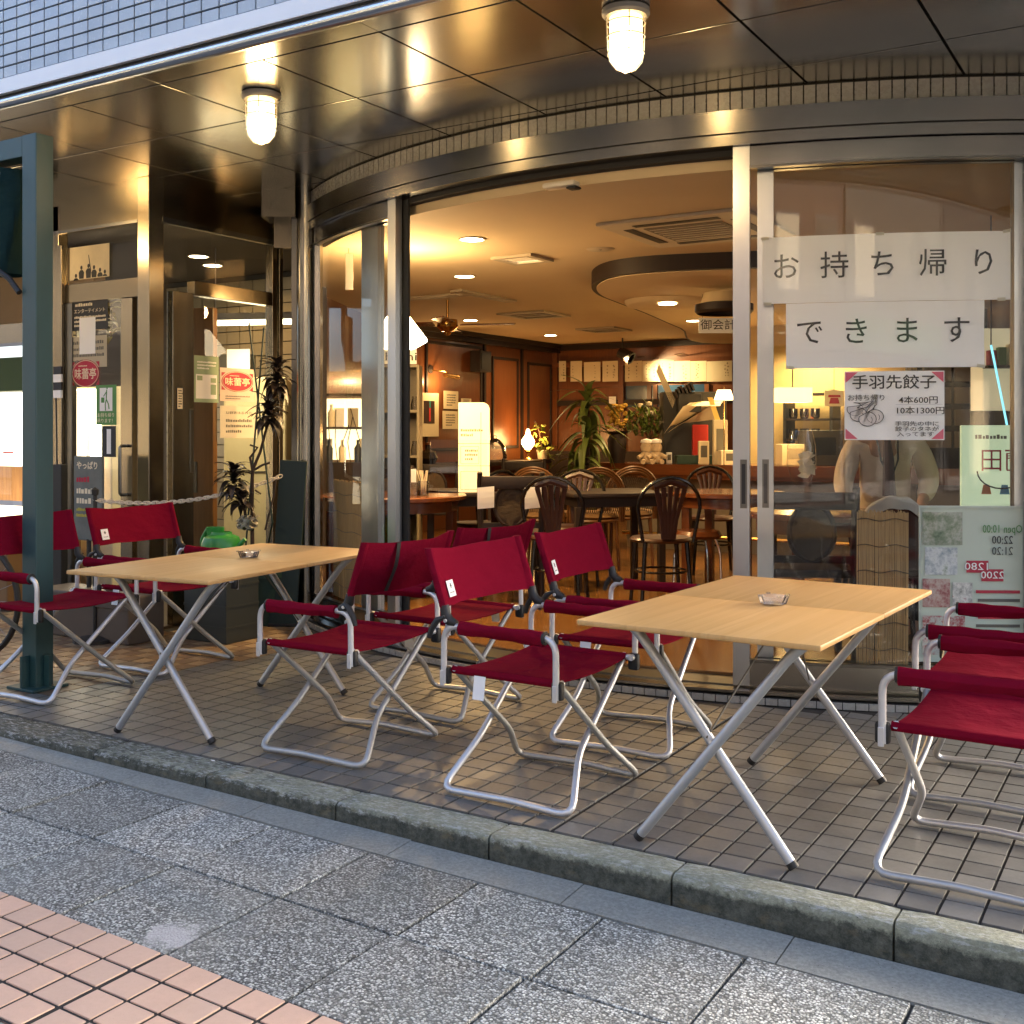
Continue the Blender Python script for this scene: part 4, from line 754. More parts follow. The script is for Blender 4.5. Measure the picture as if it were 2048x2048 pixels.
# ------------------------------------------------------------------ the cafe room
FZ, CZ = .07, 2.42; DKG_ = plain('louvre_dark', (.03, .026, .02), .6)
PLAS = plain('ceiling_plaster', (.64, .50, .30), .8, var=.06, scale=2)
WPAN = wood('panel_wood', (.13, .038, .012), (.21, .072, .022), 2, .33, 5, .25); WDARK = wood('dark_wood', (.010, .005, .003), (.024, .010, .005), 2, .6, 5, 0); WRED = wood('chair_wood', (.03, .008, .003), (.058, .017, .006), 2, .35, 5, .1); WTAB = wood('table_wood', (.10, .028, .008), (.165, .05, .014), 0, .22, 5, .4)
FLOORW = wood('floor_wood', (.17, .072, .019), (.26, .12, .034), 0, .18, 4, .3); BLKL = plain('black_lacquer', (.010, .008, .007), .2); CHROME = steel('chrome', (.7, .7, .7), .1, 0)
wp = [(-3.42, 2.78), (-4.75, 4.25), (-5.85, 6.6), (-5.85, 10.5), (1.9, 10.5), (1.9, 3.05)]
fl = [arcv(3.72, 36 - 3 * k, 0)[:2] for k in range(25)]
structure(MB().prism([(-3.2, 2.6)] + [p for p in reversed(fl)] + [(1.9, 2.9), (1.9, 10.5), (-5.85, 10.5), (-5.85, 6.6), (-4.75, 4.25)], .02, FZ).build('cafe_floor', FLOORW), 'honey coloured wooden cafe floor inside the doorway', 'floor')
ceil = structure(MB().prism([(-3.4, 2.7)] + [p for p in reversed([arcv(3.80, 36 - 3 * k, 0)[:2] for k in range(25)])] + [(1.9, 2.9), (1.9, 10.5), (-5.85, 10.5), (-5.85, 6.6), (-4.75, 4.25)], CZ, CZ + .3).build('cafe_ceiling', PLAS), 'warm lit plaster ceiling of the cafe', 'ceiling')
def wall_seg(name, p, q, mat, lab, z0=FZ, z1=CZ, th=.1):
    p, q = Vector((*p, 0)), Vector((*q, 0)); d = (q - p).normalized(); n = Vector((-d.y, d.x, 0)) * th
    return structure(MB().prism([(p.x, p.y), (q.x, q.y), (q.x + n.x, q.y + n.y), (p.x + n.x, p.y + n.y)][::-1], z0, z1).build(name, mat), lab, 'wall')
wa = wall_seg('cafe_side_wall', wp[0], wp[1], plain('dark_wall', (.09, .06, .035), .7), 'dark cafe side wall near the curved window')
wb = wall_seg('cafe_side_wall', wp[1], wp[2], WPAN, 'reddish wood side wall further inside the cafe')
wc_ = wall_seg('panelled_wall', wp[2], wp[3], WPAN, 'reddish wood panelled wall with framed picture')
wd = wall_seg('cafe_back_wall', wp[3], wp[4], WPAN, 'wooden back wall with a row of handwritten sheets')
wall_seg('cafe_right_wall', wp[4], wp[5], plain('dark_wall', (.09, .06, .035), .7), 'dark right wall of the cafe')
XW = -5.85
MB().box(XW, XW + .09, 5.9, 10.5, 2.30, 2.418).build('crown_moulding', WDARK, wc_); MB().box(XW + .09, XW + .13, 5.9, 10.5, 2.36, 2.418).build('crown_moulding', WDARK, wc_)
def rail(parent, px0, py0, px1, py1, X=XW, w=.035, t=.022):
    a, c = atx(px0, py0, X), atx(px1, py1, X); y0, y1 = sorted((a.y, c.y)); z1, z0 = max(a.z, c.z), min(a.z, c.z)
    for k, (p, q, r_, s_) in enumerate(((y0, y1, z1 - w, z1), (y0, y1, z0, z0 + w), (y0, y0 + w, z0 + w, z1 - w), (y1 - w, y1, z0 + w, z1 - w))): MB().cbox(X + .001, X + t, p, q, r_, s_, .004).build('panel_moulding', WDARK, parent)
    MB().cbox(X + .001, X + .01, y0 + w, y1 - w, z0 + w, z1 - w, .003).build('raised_panel', WPAN, parent)
rail(wc_, 983, 712, 1035, 896); rail(wc_, 1054, 724, 1101, 892); rail(wc_, 850, 680, 962, 900)
for px in (967, 1042): a = atx(px, 800, XW); MB().box(XW + .001, XW + .03, a.y - .02, a.y + .02, FZ, 2.3).build('batten', WDARK, wc_)
MB().cbox(XW + .001, XW + .40, 6.7, 9.7, .80, .85, .005).build('wall_shelf', WDARK, wc_); MB().box(XW + .001, XW + .03, 6.7, 10.5, .5, .8).build('dado', WPAN, wc_)
# back wall dressings
YB = 10.5
for z in (2.36, 1.60): MB().box(-5.85, 1.9, YB - .05, YB - .001, z - .03, z + .04).build('picture_rail', WDARK, wd)
MB().box(-5.85, 1.9, YB - .07, YB - .001, 2.10, 2.16).build('picture_rail', WPAN, wd)
for px in (1113, 1245, 1480, 1700): a = aty(px, 800, YB); MB().box(a.x - .04, a.x + .04, YB - .06, YB - .001, FZ, 2.3).build('post', WPAN, wd)
SIGN = 'handwritten sheets along the back wall'
ord_ = ('leftmost', 'second', 'third', 'fourth', 'fifth', 'sixth', 'seventh', 'eighth', 'ninth', 'tenth')
for k, (x0, x1) in enumerate(((1118, 1132), (1141, 1164), (1168, 1201), (1205, 1236), (1250, 1284), (1284.6, 1315.5), (1316, 1347.5), (1348, 1380.5), (1381, 1413), (1413.6, 1464))):
    o, M, w, h = ysheet('handwritten_sheet', f'cream handwritten sheet on the back wall, {ord_[k]} from the left', 'paper', x0, 722 + (k == 2) * 2, x1, 763, CREAM, YB - .075); o['group'] = SIGN
    q = MB()
    for c in range(rnd.choice((1, 2, 3))):
        x0_ = w * rnd.uniform(-.35, .35); zz = h * rnd.uniform(.2, .4)
        while zz > -h * .38:
            sz = rnd.uniform(.006, .014); x = x0_ + rnd.uniform(-.006, .006); q.box(x - sz, x + sz, zz - sz * .2, zz + sz * .2, 0, .001, M); q.box(x - sz * .2, x + sz * .25, zz - sz, zz + sz, 0, .001, M); zz -= rnd.uniform(.03, .05)
    q.build('brush_writing', plain('brush_ink', (.16, .10, .05), .8), o)['kind'] = 'stuff'
MB().box(aty(1252, 780, YB).x, aty(1420, 780, YB).x, YB - .012, YB - .002, aty(1300, 814, YB).z, aty(1300, 771, YB).z).build('window_glass', plain('dusk_window', (.03, .07, .13), .15), wd)
for px in (1300, 1312, 1415): a = aty(px, 790, YB); MB().box(a.x - .03, a.x + .03, YB - .03, YB - .013, aty(1300, 814, YB).z, aty(1300, 771, YB).z).build('window_bar', WPAN, wd)
MB().box(-5.8, 1.9, YB - .25, YB - .06, FZ, .95).build('low_cabinet', WDARK, wd)
o, M, w, h = ysheet('small_notice', 'small white notice on the wood right of the tall plant', 'notice', 1218, 793, 1232, 814, PAPER, YB - .07)
# wall of the cafe: picture, lamp, papers, speaker
def wsheet(name, lab, cat, x0, y0, x1, y1, mat, off=.03): return xsheet(name, lab, cat, x0, y0, x1, y1, mat, XW + off, .004)
o, M, w, h = wsheet('framed_print', 'cream matted picture with dark centre on the panelled wall', 'picture', 842, 786, 877, 873, CREAM); rect(w * .62, h * .52, .002, M @ Matrix.Translation((-.02, .03, .002))).build('dark_print', plain('print_dark', (.03, .012, .01), .4), o); rect(.035, h * .42, .001, M @ Matrix.Translation((-.01, .03, .004))).build('colour_stroke', plain('print_red', (.5, .03, .03), .5), o); rect(.03, h * .16, .001, M @ Matrix.Translation((-.01, .12, .006))).build('colour_stroke', plain('print_teal', (.03, .2, .2), .5), o)
for k, (a, lab) in enumerate((((887, 782, 916, 818), 'handwritten menu sheet right of the picture, upper'), ((885, 822, 915, 858), 'handwritten menu sheet right of the picture, lower'), ((922, 797, 942, 806), 'small slip of paper beside the glowing screen'))):
    o, M, w, h = wsheet('menu_sheet', lab, 'paper', *a, CREAM); fine_print(M, w * .6, h * .7, 5, GREYP, o)
p = atx(950, 722, XW); sp = thing('wall_speaker', 'small brown loudspeaker high on the panelled wall', 'speaker', p); MB().cbox(.01, .16, -.13, .13, -.14, .12, .01).build('box', WDARK, sp); MB().box(.161, .165, -.10, .10, -.11, .09).build('grille', BLACK, sp)
p = atx(875, 752, XW); pl = thing('picture_light', 'brass picture light on a bent arm over the framed print', 'lamp', p); BRASS = steel('brass', (.6, .36, .12), .25, 0)
MB().tube([(.0, -.14, .06), (.14, -.05, .05), (.18, .0, .0)], .008, 6).build('arm', BRASS, pl, True); MB().tube([(.18, -.1, .0), (.18, .16, -.01)], .028, 10).build('shade', BRASS, pl, True); MB().lathe([(.05, 0), (.05, .02), (0, .03)], 12, M=Matrix.Translation((0, -.16, .07)) @ Matrix.Rotation(R(90), 4, 'Y')).build('wall_rose', WDARK, pl); point('picture_lamp_glow', (.16, -.12, -.07), WARM, 2.08, .03, pl)
# lights and ceiling fittings
DL = [((944, 478), CZ, 'large round downlight nearest the doorway'), ((929, 552), CZ, 'round downlight second from the doorway on the left'), ((941, 640), CZ, 'round downlight third from the doorway on the left'), ((1101, 670), CZ, 'round downlight near the panelled corner')]
for (x, y), z, lab in DL: p = atz(x, y, z - .001); downlight(p, lab, 2.2 if y > 600 else (9 if y < 500 else 3.6))
def vent(px, py, w, l, lab, lamp=False, rz=0):
    p = atz(px, py, CZ); v = thing('ceiling_vent', lab, 'vent', p, rz); G = plain('vent_frame', (.45, .38, .27), .6)
    for a in ((-w, w, -l, -l + .05), (-w, w, l - .05, l), (-w, -w + .05, -l + .05, l - .05), (w - .05, w, -l + .05, l - .05)): MB().box(*a, -.02, -.001).build('frame', G, v)
    MB().box(-w + .05, w - .05, -l + .05, l - .05, -.006, -.002).build('recess', emit('vent_lamp_reflection', (1, .75, .45), 0.417) if lamp else WDARK, v)  # glowing recess: a lamp's reflection put in as emission
    for k in range(3): MB().box(-w + .06, w - .06, -l + .09 + k * (2 * l - .18) / 3, -l + .11 + k * (2 * l - .18) / 3, -.016, -.008).build('slat', G, v)
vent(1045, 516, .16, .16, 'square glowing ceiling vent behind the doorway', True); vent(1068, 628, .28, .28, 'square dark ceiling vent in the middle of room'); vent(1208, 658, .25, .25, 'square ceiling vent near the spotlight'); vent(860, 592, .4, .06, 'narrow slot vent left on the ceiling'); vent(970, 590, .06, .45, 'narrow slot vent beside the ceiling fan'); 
p = atz(1395, 455, CZ); ap = thing('ceiling_air_conditioner', 'large square air conditioner panel in the ceiling', 'air conditioner', p); ACW = plain('ac_panel', (.62, .54, .40), .5); MB().cbox(-.45, .45, -.45, .45, -.022, -.001, .006).build('panel', ACW, ap)
MB().box(-.24, .24, -.24, .24, -.026, -.0225).build('intake_grille', plain('ac_grille', (.22, .18, .12), .6), ap)
for k in range(4): MB().box(-.26, .26, .30, .36, -.025, -.0225, Matrix.Rotation(R(90 * k), 4, 'Z')).build('louvre', DKG_, ap)
for k in range(7): MB().box(-.22, .22, -.20 + .065 * k, -.19 + .065 * k, -.03, -.0265).build('grille_bar', ACW, ap)
sd_ = thing('door_sensor', 'white door sensor box on ceiling above the doorway', 'sensor', atz(1122, 364, CZ)); MB().cbox(-.09, .09, -.035, .035, -.03, -.001, .012).build('case', plain('sensor_white', (.75, .68, .55), .4), sd_, True); MB().cbox(.04, .1, -.03, .03, -.045, -.03, .01).build('lens', BLACK, sd_, True)
rs2 = thing('ceiling_speaker', 'round flush speaker grille in the cafe ceiling', 'speaker', atz(1201, 498, CZ)); MB().lathe([(.0, -.006), (.085, -.006), (.095, -.001)], 24).build('grille', plain('speaker_grille', (.50, .42, .3), .6), rs2, True); MB().lathe([(.0, -.009), (.012, -.006)], 10).build('boss', BLACK, rs2)
# dropped soffit over the counter with dark wood edge
near = [(1183, 575), (1196, 561), (1230, 551), (1290, 544), (1360, 540), (1466, 536), (1600, 531)]; far = [(1440, 688), (1360, 657), (1290, 627), (1230, 604), (1196, 590)]
DZ = 2.31; raw = [Vector(atz(x, y, DZ)[:2]) for x, y in near] + [Vector((1.0, 4.7)), Vector((1.85, 5.2)), Vector((1.85, 10.2)), Vector((0, 10.45))] + [Vector(atz(x, y, DZ)[:2]) for x, y in far]; out = []
for i in range(len(raw)):
    p0_, p1_, p2_, p3_ = (raw[(i + k - 1) % len(raw)] for k in range(4))
    for k in range(6): t_ = k / 6; q_ = .5 * ((2 * p1_) + (p2_ - p0_) * t_ + (2 * p0_ - 5 * p1_ + 4 * p2_ - p3_) * t_ ** 2 + (3 * p1_ - p0_ - 3 * p2_ + p3_) * t_ ** 3); out.append((q_.x, q_.y))
ds = structure(MB().prism(out[::-1], DZ, CZ + .02).build('dropped_ceiling', WDARK, None, True), 'lowered ceiling island with dark wood rim over the counter', 'ceiling')
cx_ = sum(p[0] for p in out) / len(out); cy_ = sum(p[1] for p in out) / len(out); MB().prism([(cx_ + (x - cx_) * .975, cy_ + (y - cy_) * .975) for x, y in out][::-1], DZ - .006, DZ - .001).build('plaster_infill', PLAS, ds)
dm = atz(1335, 600, DZ); MB().lathe([(.36, 0), (.35, -.03), (.33, -.045), (0, -.05)], 32, (dm.x, dm.y, DZ - .007)).build('round_plaster_boss', PLAS, ds, True)
p = atz(1335, 607, DZ - .058); downlight(p, 'round downlight in the plaster boss over the counter', 3.12); p = atz(1388, 641, DZ - .007); downlight(p, 'round downlight at right of the plaster boss', 3.12)
# second ring lamp by the post
p = atz(1448, 628, 2.10); rl = thing('drum_fitting', 'dark wood rimmed round ceiling drum right of doorway', 'light', p); MB().lathe([(.20, 0), (.22, .02), (.22, .07), (.18, .08)], 28, base=False).build('rim', WDARK, rl, True); MB().lathe([(.18, .07), (.15, .16), (.0, .165)], 28).build('plaster_drum', PLAS, rl, True)
# pendant near the left door leaf
def pendant(p, lab, r=.17, e=10):
    d = thing('pendant_lamp', lab, 'lamp', p, 0, 'white glass pendant lamps'); MB().lathe([(.055, .17), (.075, .165), (r, .015), (r, 0), (r * .55, -.05), (0, -.06)], 24).build('glass_shade', emit('opal_glass', (1, .84, .55), 2.6), d, True)
    MB().cyl((0, 0, .17), (0, 0, CZ - p.z), .006, n=6).build('cord', BLACK, d); MB().lathe([(.02, .15), (.06, .17), (.03, .24), (0, .25)], 14).build('cap', WDARK, d, True); point('pendant_glow', (0, 0, -.09), WARM, e, .06, d); point('pendant_uplight', (0, 0, .30), WARM, e * 1.3, .06, d); return d
pendant(atd(797, 683, 7.3), 'white glass pendant lamp glowing beside the open door leaf', .19, 8.06)
# spotlight and ceiling fan
p = atz(1245, 676, CZ); st = thing('spotlight', 'black cylinder spotlight hanging from the cafe ceiling', 'lamp', p); MB().cyl((0, 0, 0), (0, 0, -.16), .01).build('stem', BLACK, st); MB().lathe([(0, .0), (.07, .01), (.085, .2), (.06, .2)], 16, M=Matrix.Translation((.03, .02, -.22)) @ Matrix.Rotation(R(118), 4, 'Y') @ Matrix.Translation((0, 0, -.1))).build('can', WDARK, st, True)
sp_l = bpy.data.lights.new('sheet_wash', 'SPOT'); sp_l.energy = 44.3; sp_l.color = (1, .74, .36); sp_l.spot_size = R(62); sp_l.spot_blend = .8; sp_l.shadow_soft_size = .06; so = bpy.data.objects.new('sheet_wash', sp_l); COL.objects.link(so); so.parent = st; tgt = aty(1355, 742, YB) - p; so.location = (.05, -.1, -.3); so.rotation_euler = (tgt - so.location).to_track_quat('-Z', 'Y').to_euler()
def fan(p, lab, rz=0, n=4):
    f = thing('ceiling_fan', lab, 'fan', p, rz, 'ceiling fans'); MB().cyl((0, 0, 0), (0, 0, -.18), .012).build('rod', BRASS, f); MB().lathe([(0, -.17), (.09, -.18), (.10, -.25), (.05, -.29), (0, -.29)], 16).build('motor', BRASS, f, True); MB().lathe([(0, -.33), (.03, -.32), (.04, -.30), (.03, -.29)], 14).build('finial', BRASS, f, True)
    for k in range(n): MB().box(.12, .62, -.055, .055, -.232, -.222, Matrix.Rotation(R(360 / n * k), 4, 'Z') @ Matrix.Rotation(R(10), 4, 'X')).build('blade', WTAB, f)
fan(atz(895, 600, CZ), 'pale ceiling fan left on the cafe ceiling', .4); fan(atz(1370, 680, CZ), 'ceiling fan near the back wall right of spotlight', .2)

# ------------------------------------------------------------------ tables and chairs in the cafe
def floor_at(px, d): p = atd(px, 865, d); return Vector((p.x, p.y, FZ))
def round_table(p, lab, r=.5, h=.70):
    t = thing('round_table', lab, 'table', p, 0, 'wooden cafe tables'); MB().lathe([(r - .03, h - .04), (r, h - .03), (r, h - .008), (r - .01, h), (0, h)], 40).build('tabletop', WTAB, t, True); MB().lathe([(r - .06, h - .11), (r - .06, h - .04)], 40).build('apron', WTAB, t, True)
    for k in range(4): a = R(45 + 90 * k); c, s = math.cos(a) * (r - .1), math.sin(a) * (r - .1); MB().cbox(c - .03, c + .03, s - .03, s + .03, 0, h - .05, .005).build('leg', WTAB, t)
    return t
t1 = floor_at(785, 7.75); round_table(t1, 'round reddish wood table behind the left door leaf', .52)
t2 = floor_at(1455, 8.1); round_table(t2, 'wooden cafe table partly hidden by the right door post', .42)
t3 = floor_at(1660, 6.1); round_table(t3, 'dark round table behind the right curved window', .46)
def legs4(t, w, d, h, mat, r=.016, splay=.03):
    for sx in (-1, 1):
        for sy in (-1, 1): MB().tube([(sx * w, sy * d, h), (sx * (w + splay), sy * (d + splay), 0)], [r, r * .75], 8).build('leg', mat, t, True)
def bentwood(p, rz, lab, grp='black bentwood cafe chairs', wide=1.0):
    t = thing('bentwood_chair', lab, 'chair', p, rz, grp); W = .19 * wide
    hoop = [(-W * .85, -.19, .44)] + [(W * math.cos(R(180 - 15 * k)) * 1.05, -.21 - .05 * math.sin(R(15 * k)), .66 + .19 * math.sin(R(15 * k))) for k in range(13)] + [(W * .85, -.19, .44)]
    MB().tube(hoop, .0125, 8).build('back_hoop', BLKL, t, True)
    sp = MB()
    for (x0, x1, z0, z1, tw, bw) in ((-.06, -.026, .64, .82, 1, 1), (-.017, -.003, .5, .64, 1, 1),):
        pass
    for k, x in enumerate((-.072, -.036, 0, .036, .072)): sp.tube([(x * .45, -.195, .46), (x * .62, -.205, .58), (x * 1.0, -.235, .70), (x * 1.25, -.252, .80 - .01 * abs(k - 2))], [.016, .017, .015, .019], 6, flat=.55)
    sp.tube([(-.105, -.25, .79), (0, -.257, .825), (.105, -.25, .79)], .022, 6, flat=.6); sp.build('fan_splat', WRED, t, True)
    MB().lathe([(.0, .43), (.195, .43), (.205, .445), (.19, .458), (0, .452)], 28).build('seat', WRED, t, True); MB().tube([(.165 * math.cos(R(20 * k)), .165 * math.sin(R(20 * k)), .24) for k in range(19)], .008, 6).build('leg_ring', BLKL, t, True); legs4(t, .135, .135, .435, BLKL); return t
def oval_chair(p, rz, lab, papers=False):
    t = thing('oval_back_chair', lab, 'chair', p, rz, 'dark wooden chairs with oval backs')
    for s in (-1, 1): MB().tube([(s * .205, -.19, .0), (s * .20, -.18, .44), (s * .205, -.225, .80), (s * .205, -.245, .87)], [.018, .02, .02, .017], 8).build('back_post', WDARK, t, True); MB().tube([(s * .18, .18, 0), (s * .18, .17, .43)], [.016, .02], 8).build('front_leg', WDARK, t, True); MB().box(s * .19 - .01, s * .19 + .01, -.18, .17, .18, .205).build('stretcher', WDARK, t)
    MB().cbox(-.195, .195, -.258, -.23, .76, .845, .008).build('top_rail', WDARK, t, True); MB().box(-.19, .19, -.21, -.185, .50, .535).build('lower_rail', WDARK, t)
    MB().tube([(.105 * math.cos(R(15 * k)), -.222 - .0, .64 + (.15 if math.sin(R(15 * k)) > 0 else .12) * math.sin(R(15 * k))) for k in range(25)], .014, 8).build('oval_frame', WDARK, t, True)
    MB().shell(lambda u, v, s: ((u - .5) * .19 * math.sqrt(max(.02, 1 - (2 * v - 1) ** 2)), -.222 + s * (.008 + .012 * (1 - (2 * u - 1) ** 2)), .645 + .13 * (2 * v - 1)), 8, 10).build('oval_pad', m_fabric('tapestry', (.05, .04, .03), (.16, .12, .08)), t, True)
    MB().cbox(-.21, .21, -.2, .2, .425, .47, .015).build('seat', WDARK, t, True)
    if papers:
        for x in (-.17, .14): MB().grid(lambda u, v: (x - .05 + .11 * u, -.262 - .004 * math.sin(3 * v), .77 - .14 * v + .01 * u), 2, 4).build('hanging_paper', PAPER, t)
    return t
def rattan(p, rz, lab):
    t = thing('rattan_chair', lab, 'chair', p, rz, 'rattan chairs along the counter'); RT = plain('rattan', (.13, .055, .018), .4, var=.2, scale=30)
    for k, w in enumerate((.235, .215, .195)): MB().tube([(-w, -.15 - .02 * k, .40)] + [(w * math.cos(R(180 - 12 * i)), -.19 - .06 * math.sin(R(12 * i)), .60 + (w + .01) * math.sin(R(12 * i))) for i in range(16)] + [(w, -.15 - .02 * k, .40)], .0105, 7).build('back_hoop', RT, t, True)
    b = MB()
    for k in range(-9, 10): 
        x = k * .02; top = .60 + math.sqrt(max(0, .19 ** 2 - x * x)); b.tube([(x * .9 - .05, -.19, .44), (x * .9 + .03, -.235, top - .02)], .0028, 4); b.tube([(x * .9 + .05, -.19, .44), (x * .9 - .03, -.235, top - .02)], .0028, 4)
    b.build('cane_lattice', plain('cane', (.06, .028, .010), .5), t); MB().lathe([(0, .42), (.23, .42), (.25, .44), (.235, .47), (0, .475)], 28).build('seat_cushion', plain('cushion', (.16, .085, .03), .8), t, True); MB().tube([(.24 * math.cos(R(15 * k)), .24 * math.sin(R(15 * k)), .41) for k in range(25)], .014, 7).build('seat_ring', RT, t, True); legs4(t, .17, .17, .41, RT, .017, .02); return t
F31 = R(YAW)
oval_chair(floor_at(1022, 7.5), F31 + R(0), 'dark oval-back chair with papers on it just inside the doorway', True)
bentwood(floor_at(1118, 7.25), F31 + R(-14), 'black bentwood chair right of the oval-back chair with papers'); bentwood(floor_at(1322, 7.15), F31 + R(6), 'black bentwood chair in front of the counter, nearest the door post'); bentwood(floor_at(1425, 8.9), F31 + R(175), 'black bentwood chair behind the table by the door post')
for px, d, a, lab in ((1085, 9.3, -20, 'rattan chair half behind the bentwood chair, leftmost'), (1182, 9.2, 10, 'rattan chair in the middle below the tall plant'), (1248, 9.5, 14, 'rattan chair at the counter end, rightmost of three')): rattan(floor_at(px, d), F31 + R(a), lab)
oval_chair(floor_at(865, 9.6), F31 + R(180), 'dark oval-back chair behind the glowing screen'); oval_chair(floor_at(1040, 10.6), F31 + R(170), 'dark oval-back chair far back before the wall shelf'); oval_chair(floor_at(1612, 5.55), F31 + R(-8), 'dark oval-back chair close behind the right window glass'); oval_chair(floor_at(745, 8.6), F31 + R(150), 'dark oval-back chair beyond the round table on left')
def square_table(p, rz, lab):
    t = thing('square_table', lab, 'table', p, rz, 'dark square cafe tables'); MB().cbox(-.36, .36, -.36, .36, .67, .70, .006).build('tabletop', WDARK, t, True); MB().box(-.32, .32, -.32, .32, .60, .67).build('apron', WDARK, t)
    for sx in (-1, 1):
        for sy in (-1, 1): MB().cbox(sx * .31 - .025, sx * .31 + .025, sy * .31 - .025, sy * .31 + .025, 0, .60, .004).build('leg', WDARK, t)
square_table(floor_at(945, 8.25), F31 + R(4), 'dark square table carrying the glowing menu screen'); square_table(floor_at(1215, 8.2), F31 + R(12), 'dark square table among the rattan chairs'); square_table(floor_at(1060, 10.0), F31 + R(-8), 'dark square table behind the oval-back chair with papers')
for px, d, a, lab in ((1140, 8.0, 160, 'dark bentwood chair across the square table, left of the rattan chairs'), (960, 8.3, 40, 'dark bentwood chair left of the oval-back chair with papers')): bentwood(floor_at(px, d), F31 + R(a), lab)
st_ = thing('chrome_stool', 'chrome legged stool beside the bentwood chair at counter', 'stool', floor_at(1395, 7.7)); MB().lathe([(0, .40), (.16, .40), (.17, .42), (.15, .45), (0, .455)], 24).build('seat', WTAB, st_, True)
for k in range(4): a = R(45 + 90 * k); MB().tube(fillet([(.13 * math.cos(a), .13 * math.sin(a), .4), (.17 * math.cos(a), .17 * math.sin(a), .3), (.18 * math.cos(a), .18 * math.sin(a), 0)], .05), .01, 8).build('leg', CHROME, st_, True)
# counter
cA, cB = aty(1196, 925, 7.0), aty(1466, 925, 7.0); co = [(-3.35, 7.0), (-2.9, 6.86), (-2.3, 6.82), (1.2, 6.82), (1.2, 7.55), (-3.1, 7.55), (-3.42, 7.35), (-3.46, 7.15)]
ct = thing('bar_counter', 'long reddish lacquered bar counter across the cafe', 'counter'); b = MB(); 
for z0, z1, s in ((.765, .80, .0), (.80, .865, .025), (.865, .90, .008)): b.prism([(x + (s if x > 1 else -s), y - s if y < 7.2 else y) for x, y in co], z0, z1)
b.build('countertop', WTAB, ct); MB().box(-3.1, 1.2, 7.05, 7.1, FZ, .765).build('front_panel', plain('counter_grey', (.20, .165, .12), .6), ct); MB().tube([(-3.1, 6.95, .22), (1.2, 6.95, .22)], .02, 8).build('foot_rail', BRASS, ct, True)
# things standing on tables and the counter
TP = .772
pm_ = atd(948, 980, 7.95); gs = thing('menu_screen', 'tall cream glowing menu screen with round corner standing on the table', 'screen', Vector((pm_.x, pm_.y, TP)), F31); hs = CAM.z + (865 - 805) / FPX * 7.95 - TP; ws = .112
oc = [(-ws, 0), (ws, 0)] + [(ws - .05 + .05 * math.cos(R(15 * k)), hs - .05 + .05 * math.sin(R(15 * k))) for k in range(7)] + [(-ws, hs)]
MB().prism(oc, 0, .006, frame((0, 0, 0), (1, 0, 0), (0, 0, 1))).build('glow_sheet', emit('menu_glow', (1, .84, .46), 0.125), gs); Mg = frame((0, -.0065, 0), (1, 0, 0), (0, 0, 1))  # no lamp: light through the translucent menu is put in as emission
for x, y, w, h in ((0, .35, 2 * ws, .004), (0, .19, 2 * ws, .004), (.05, .3, .004, .55)): rect(w, h, .0006, sub(Mg, x, y)).build('print_line', plain('menu_print', (.24, .21, .10), .8), gs)
for y0, y1 in ((.205, .33), (.02, .15)): 
    for a in ((-.03, y0, .13, .003), (-.03, y1, .13, .003), (-.095, (y0 + y1) / 2, .003, y1 - y0), (.035, (y0 + y1) / 2, .003, y1 - y0)): rect(a[2], a[3], .0006, sub(Mg, a[0], a[1])).build('print_box', GREYP, gs)
fine_print(sub(Mg, -.02, .27), .09, .09, 3, MC['menu_print'], gs); fine_print(sub(Mg, -.02, .43), .15, .07, 2, MC['menu_print'], gs)
ac = thing('acrylic_divider', 'clear acrylic divider standing on the round table', 'divider', Vector((atd(905, 960, 7.7).x, atd(905, 960, 7.7).y, TP)), F31 + R(8)); MB().box(-.16, .24, -.002, .002, .01, .38).build('sheet', CLEAR, ac); 
for x in (-.1, .18): MB().tube([(x, -.07, .003), (x, 0, .05), (x, .07, .003)], .004, 6).build('foot', CLEAR, ac)
for px, lab, h, kind in ((853, 'glass jar of wooden chopsticks on the round table', .10, 1), (833, 'clear condiment jar with white card on the round table', .09, 0)):
    q = atd(px + 18, 985, 7.5); j = thing('table_jar', lab, 'jar', Vector((q.x - .1, q.y, TP))); MB().lathe([(.035, 0), (.037, h), (.033, h), (.031, .004), (0, .004)], 16).build('jar', ACR, j, True)
    if kind:
        for k in range(12): MB().tube([(rnd.uniform(-.015, .015), rnd.uniform(-.015, .015), .01), (rnd.uniform(-.04, .04), rnd.uniform(-.03, .03), h + .07)], .003, 5).build('chopstick', CREAMP, j)
    else: MB().box(-.02, .02, -.003, .003, h, h + .09).build('card', PAPER, j)
# display cabinet with sign
q = floor_at(806, 9.4); dc = thing('display_cabinet', 'tall glazed display cabinet with a name plate on top', 'cabinet', q, F31); CG = plain('cabinet_grey', (.24, .20, .13), .5)
MB().box(-.2, .15, -.15, .2, 0, .12).build('plinth', CG, dc); MB().box(-.2, .15, .19, .2, .12, 1.7).build('back_panel', CG, dc)
for x in (-.2, .13): MB().box(x, x + .02, -.15, .19, .12, 1.7).build('upright', CG, dc)
for z in (.12, .52, .92, 1.3, 1.68): MB().box(-.179, .129, -.15, .185, z, z + .02).build('shelf', CG, dc)
for k in range(9): MB().lathe([(.03, 0), (.035, .05), (.02, .1), (.02, .12)], 10, (-.1 + .1 * (k % 3), 0, (.54, .94, 1.32)[k // 3])).build('jar', ACR, dc, True)
MB().box(-.17, .13, -.16, -.152, 1.705, 1.83).build('name_plate', PAPER, dc); text('hashi', .10, frame((-.0, -.1625, 1.765), (1, 0, 0), (0, 0, 1)), INK, dc, width=.26)
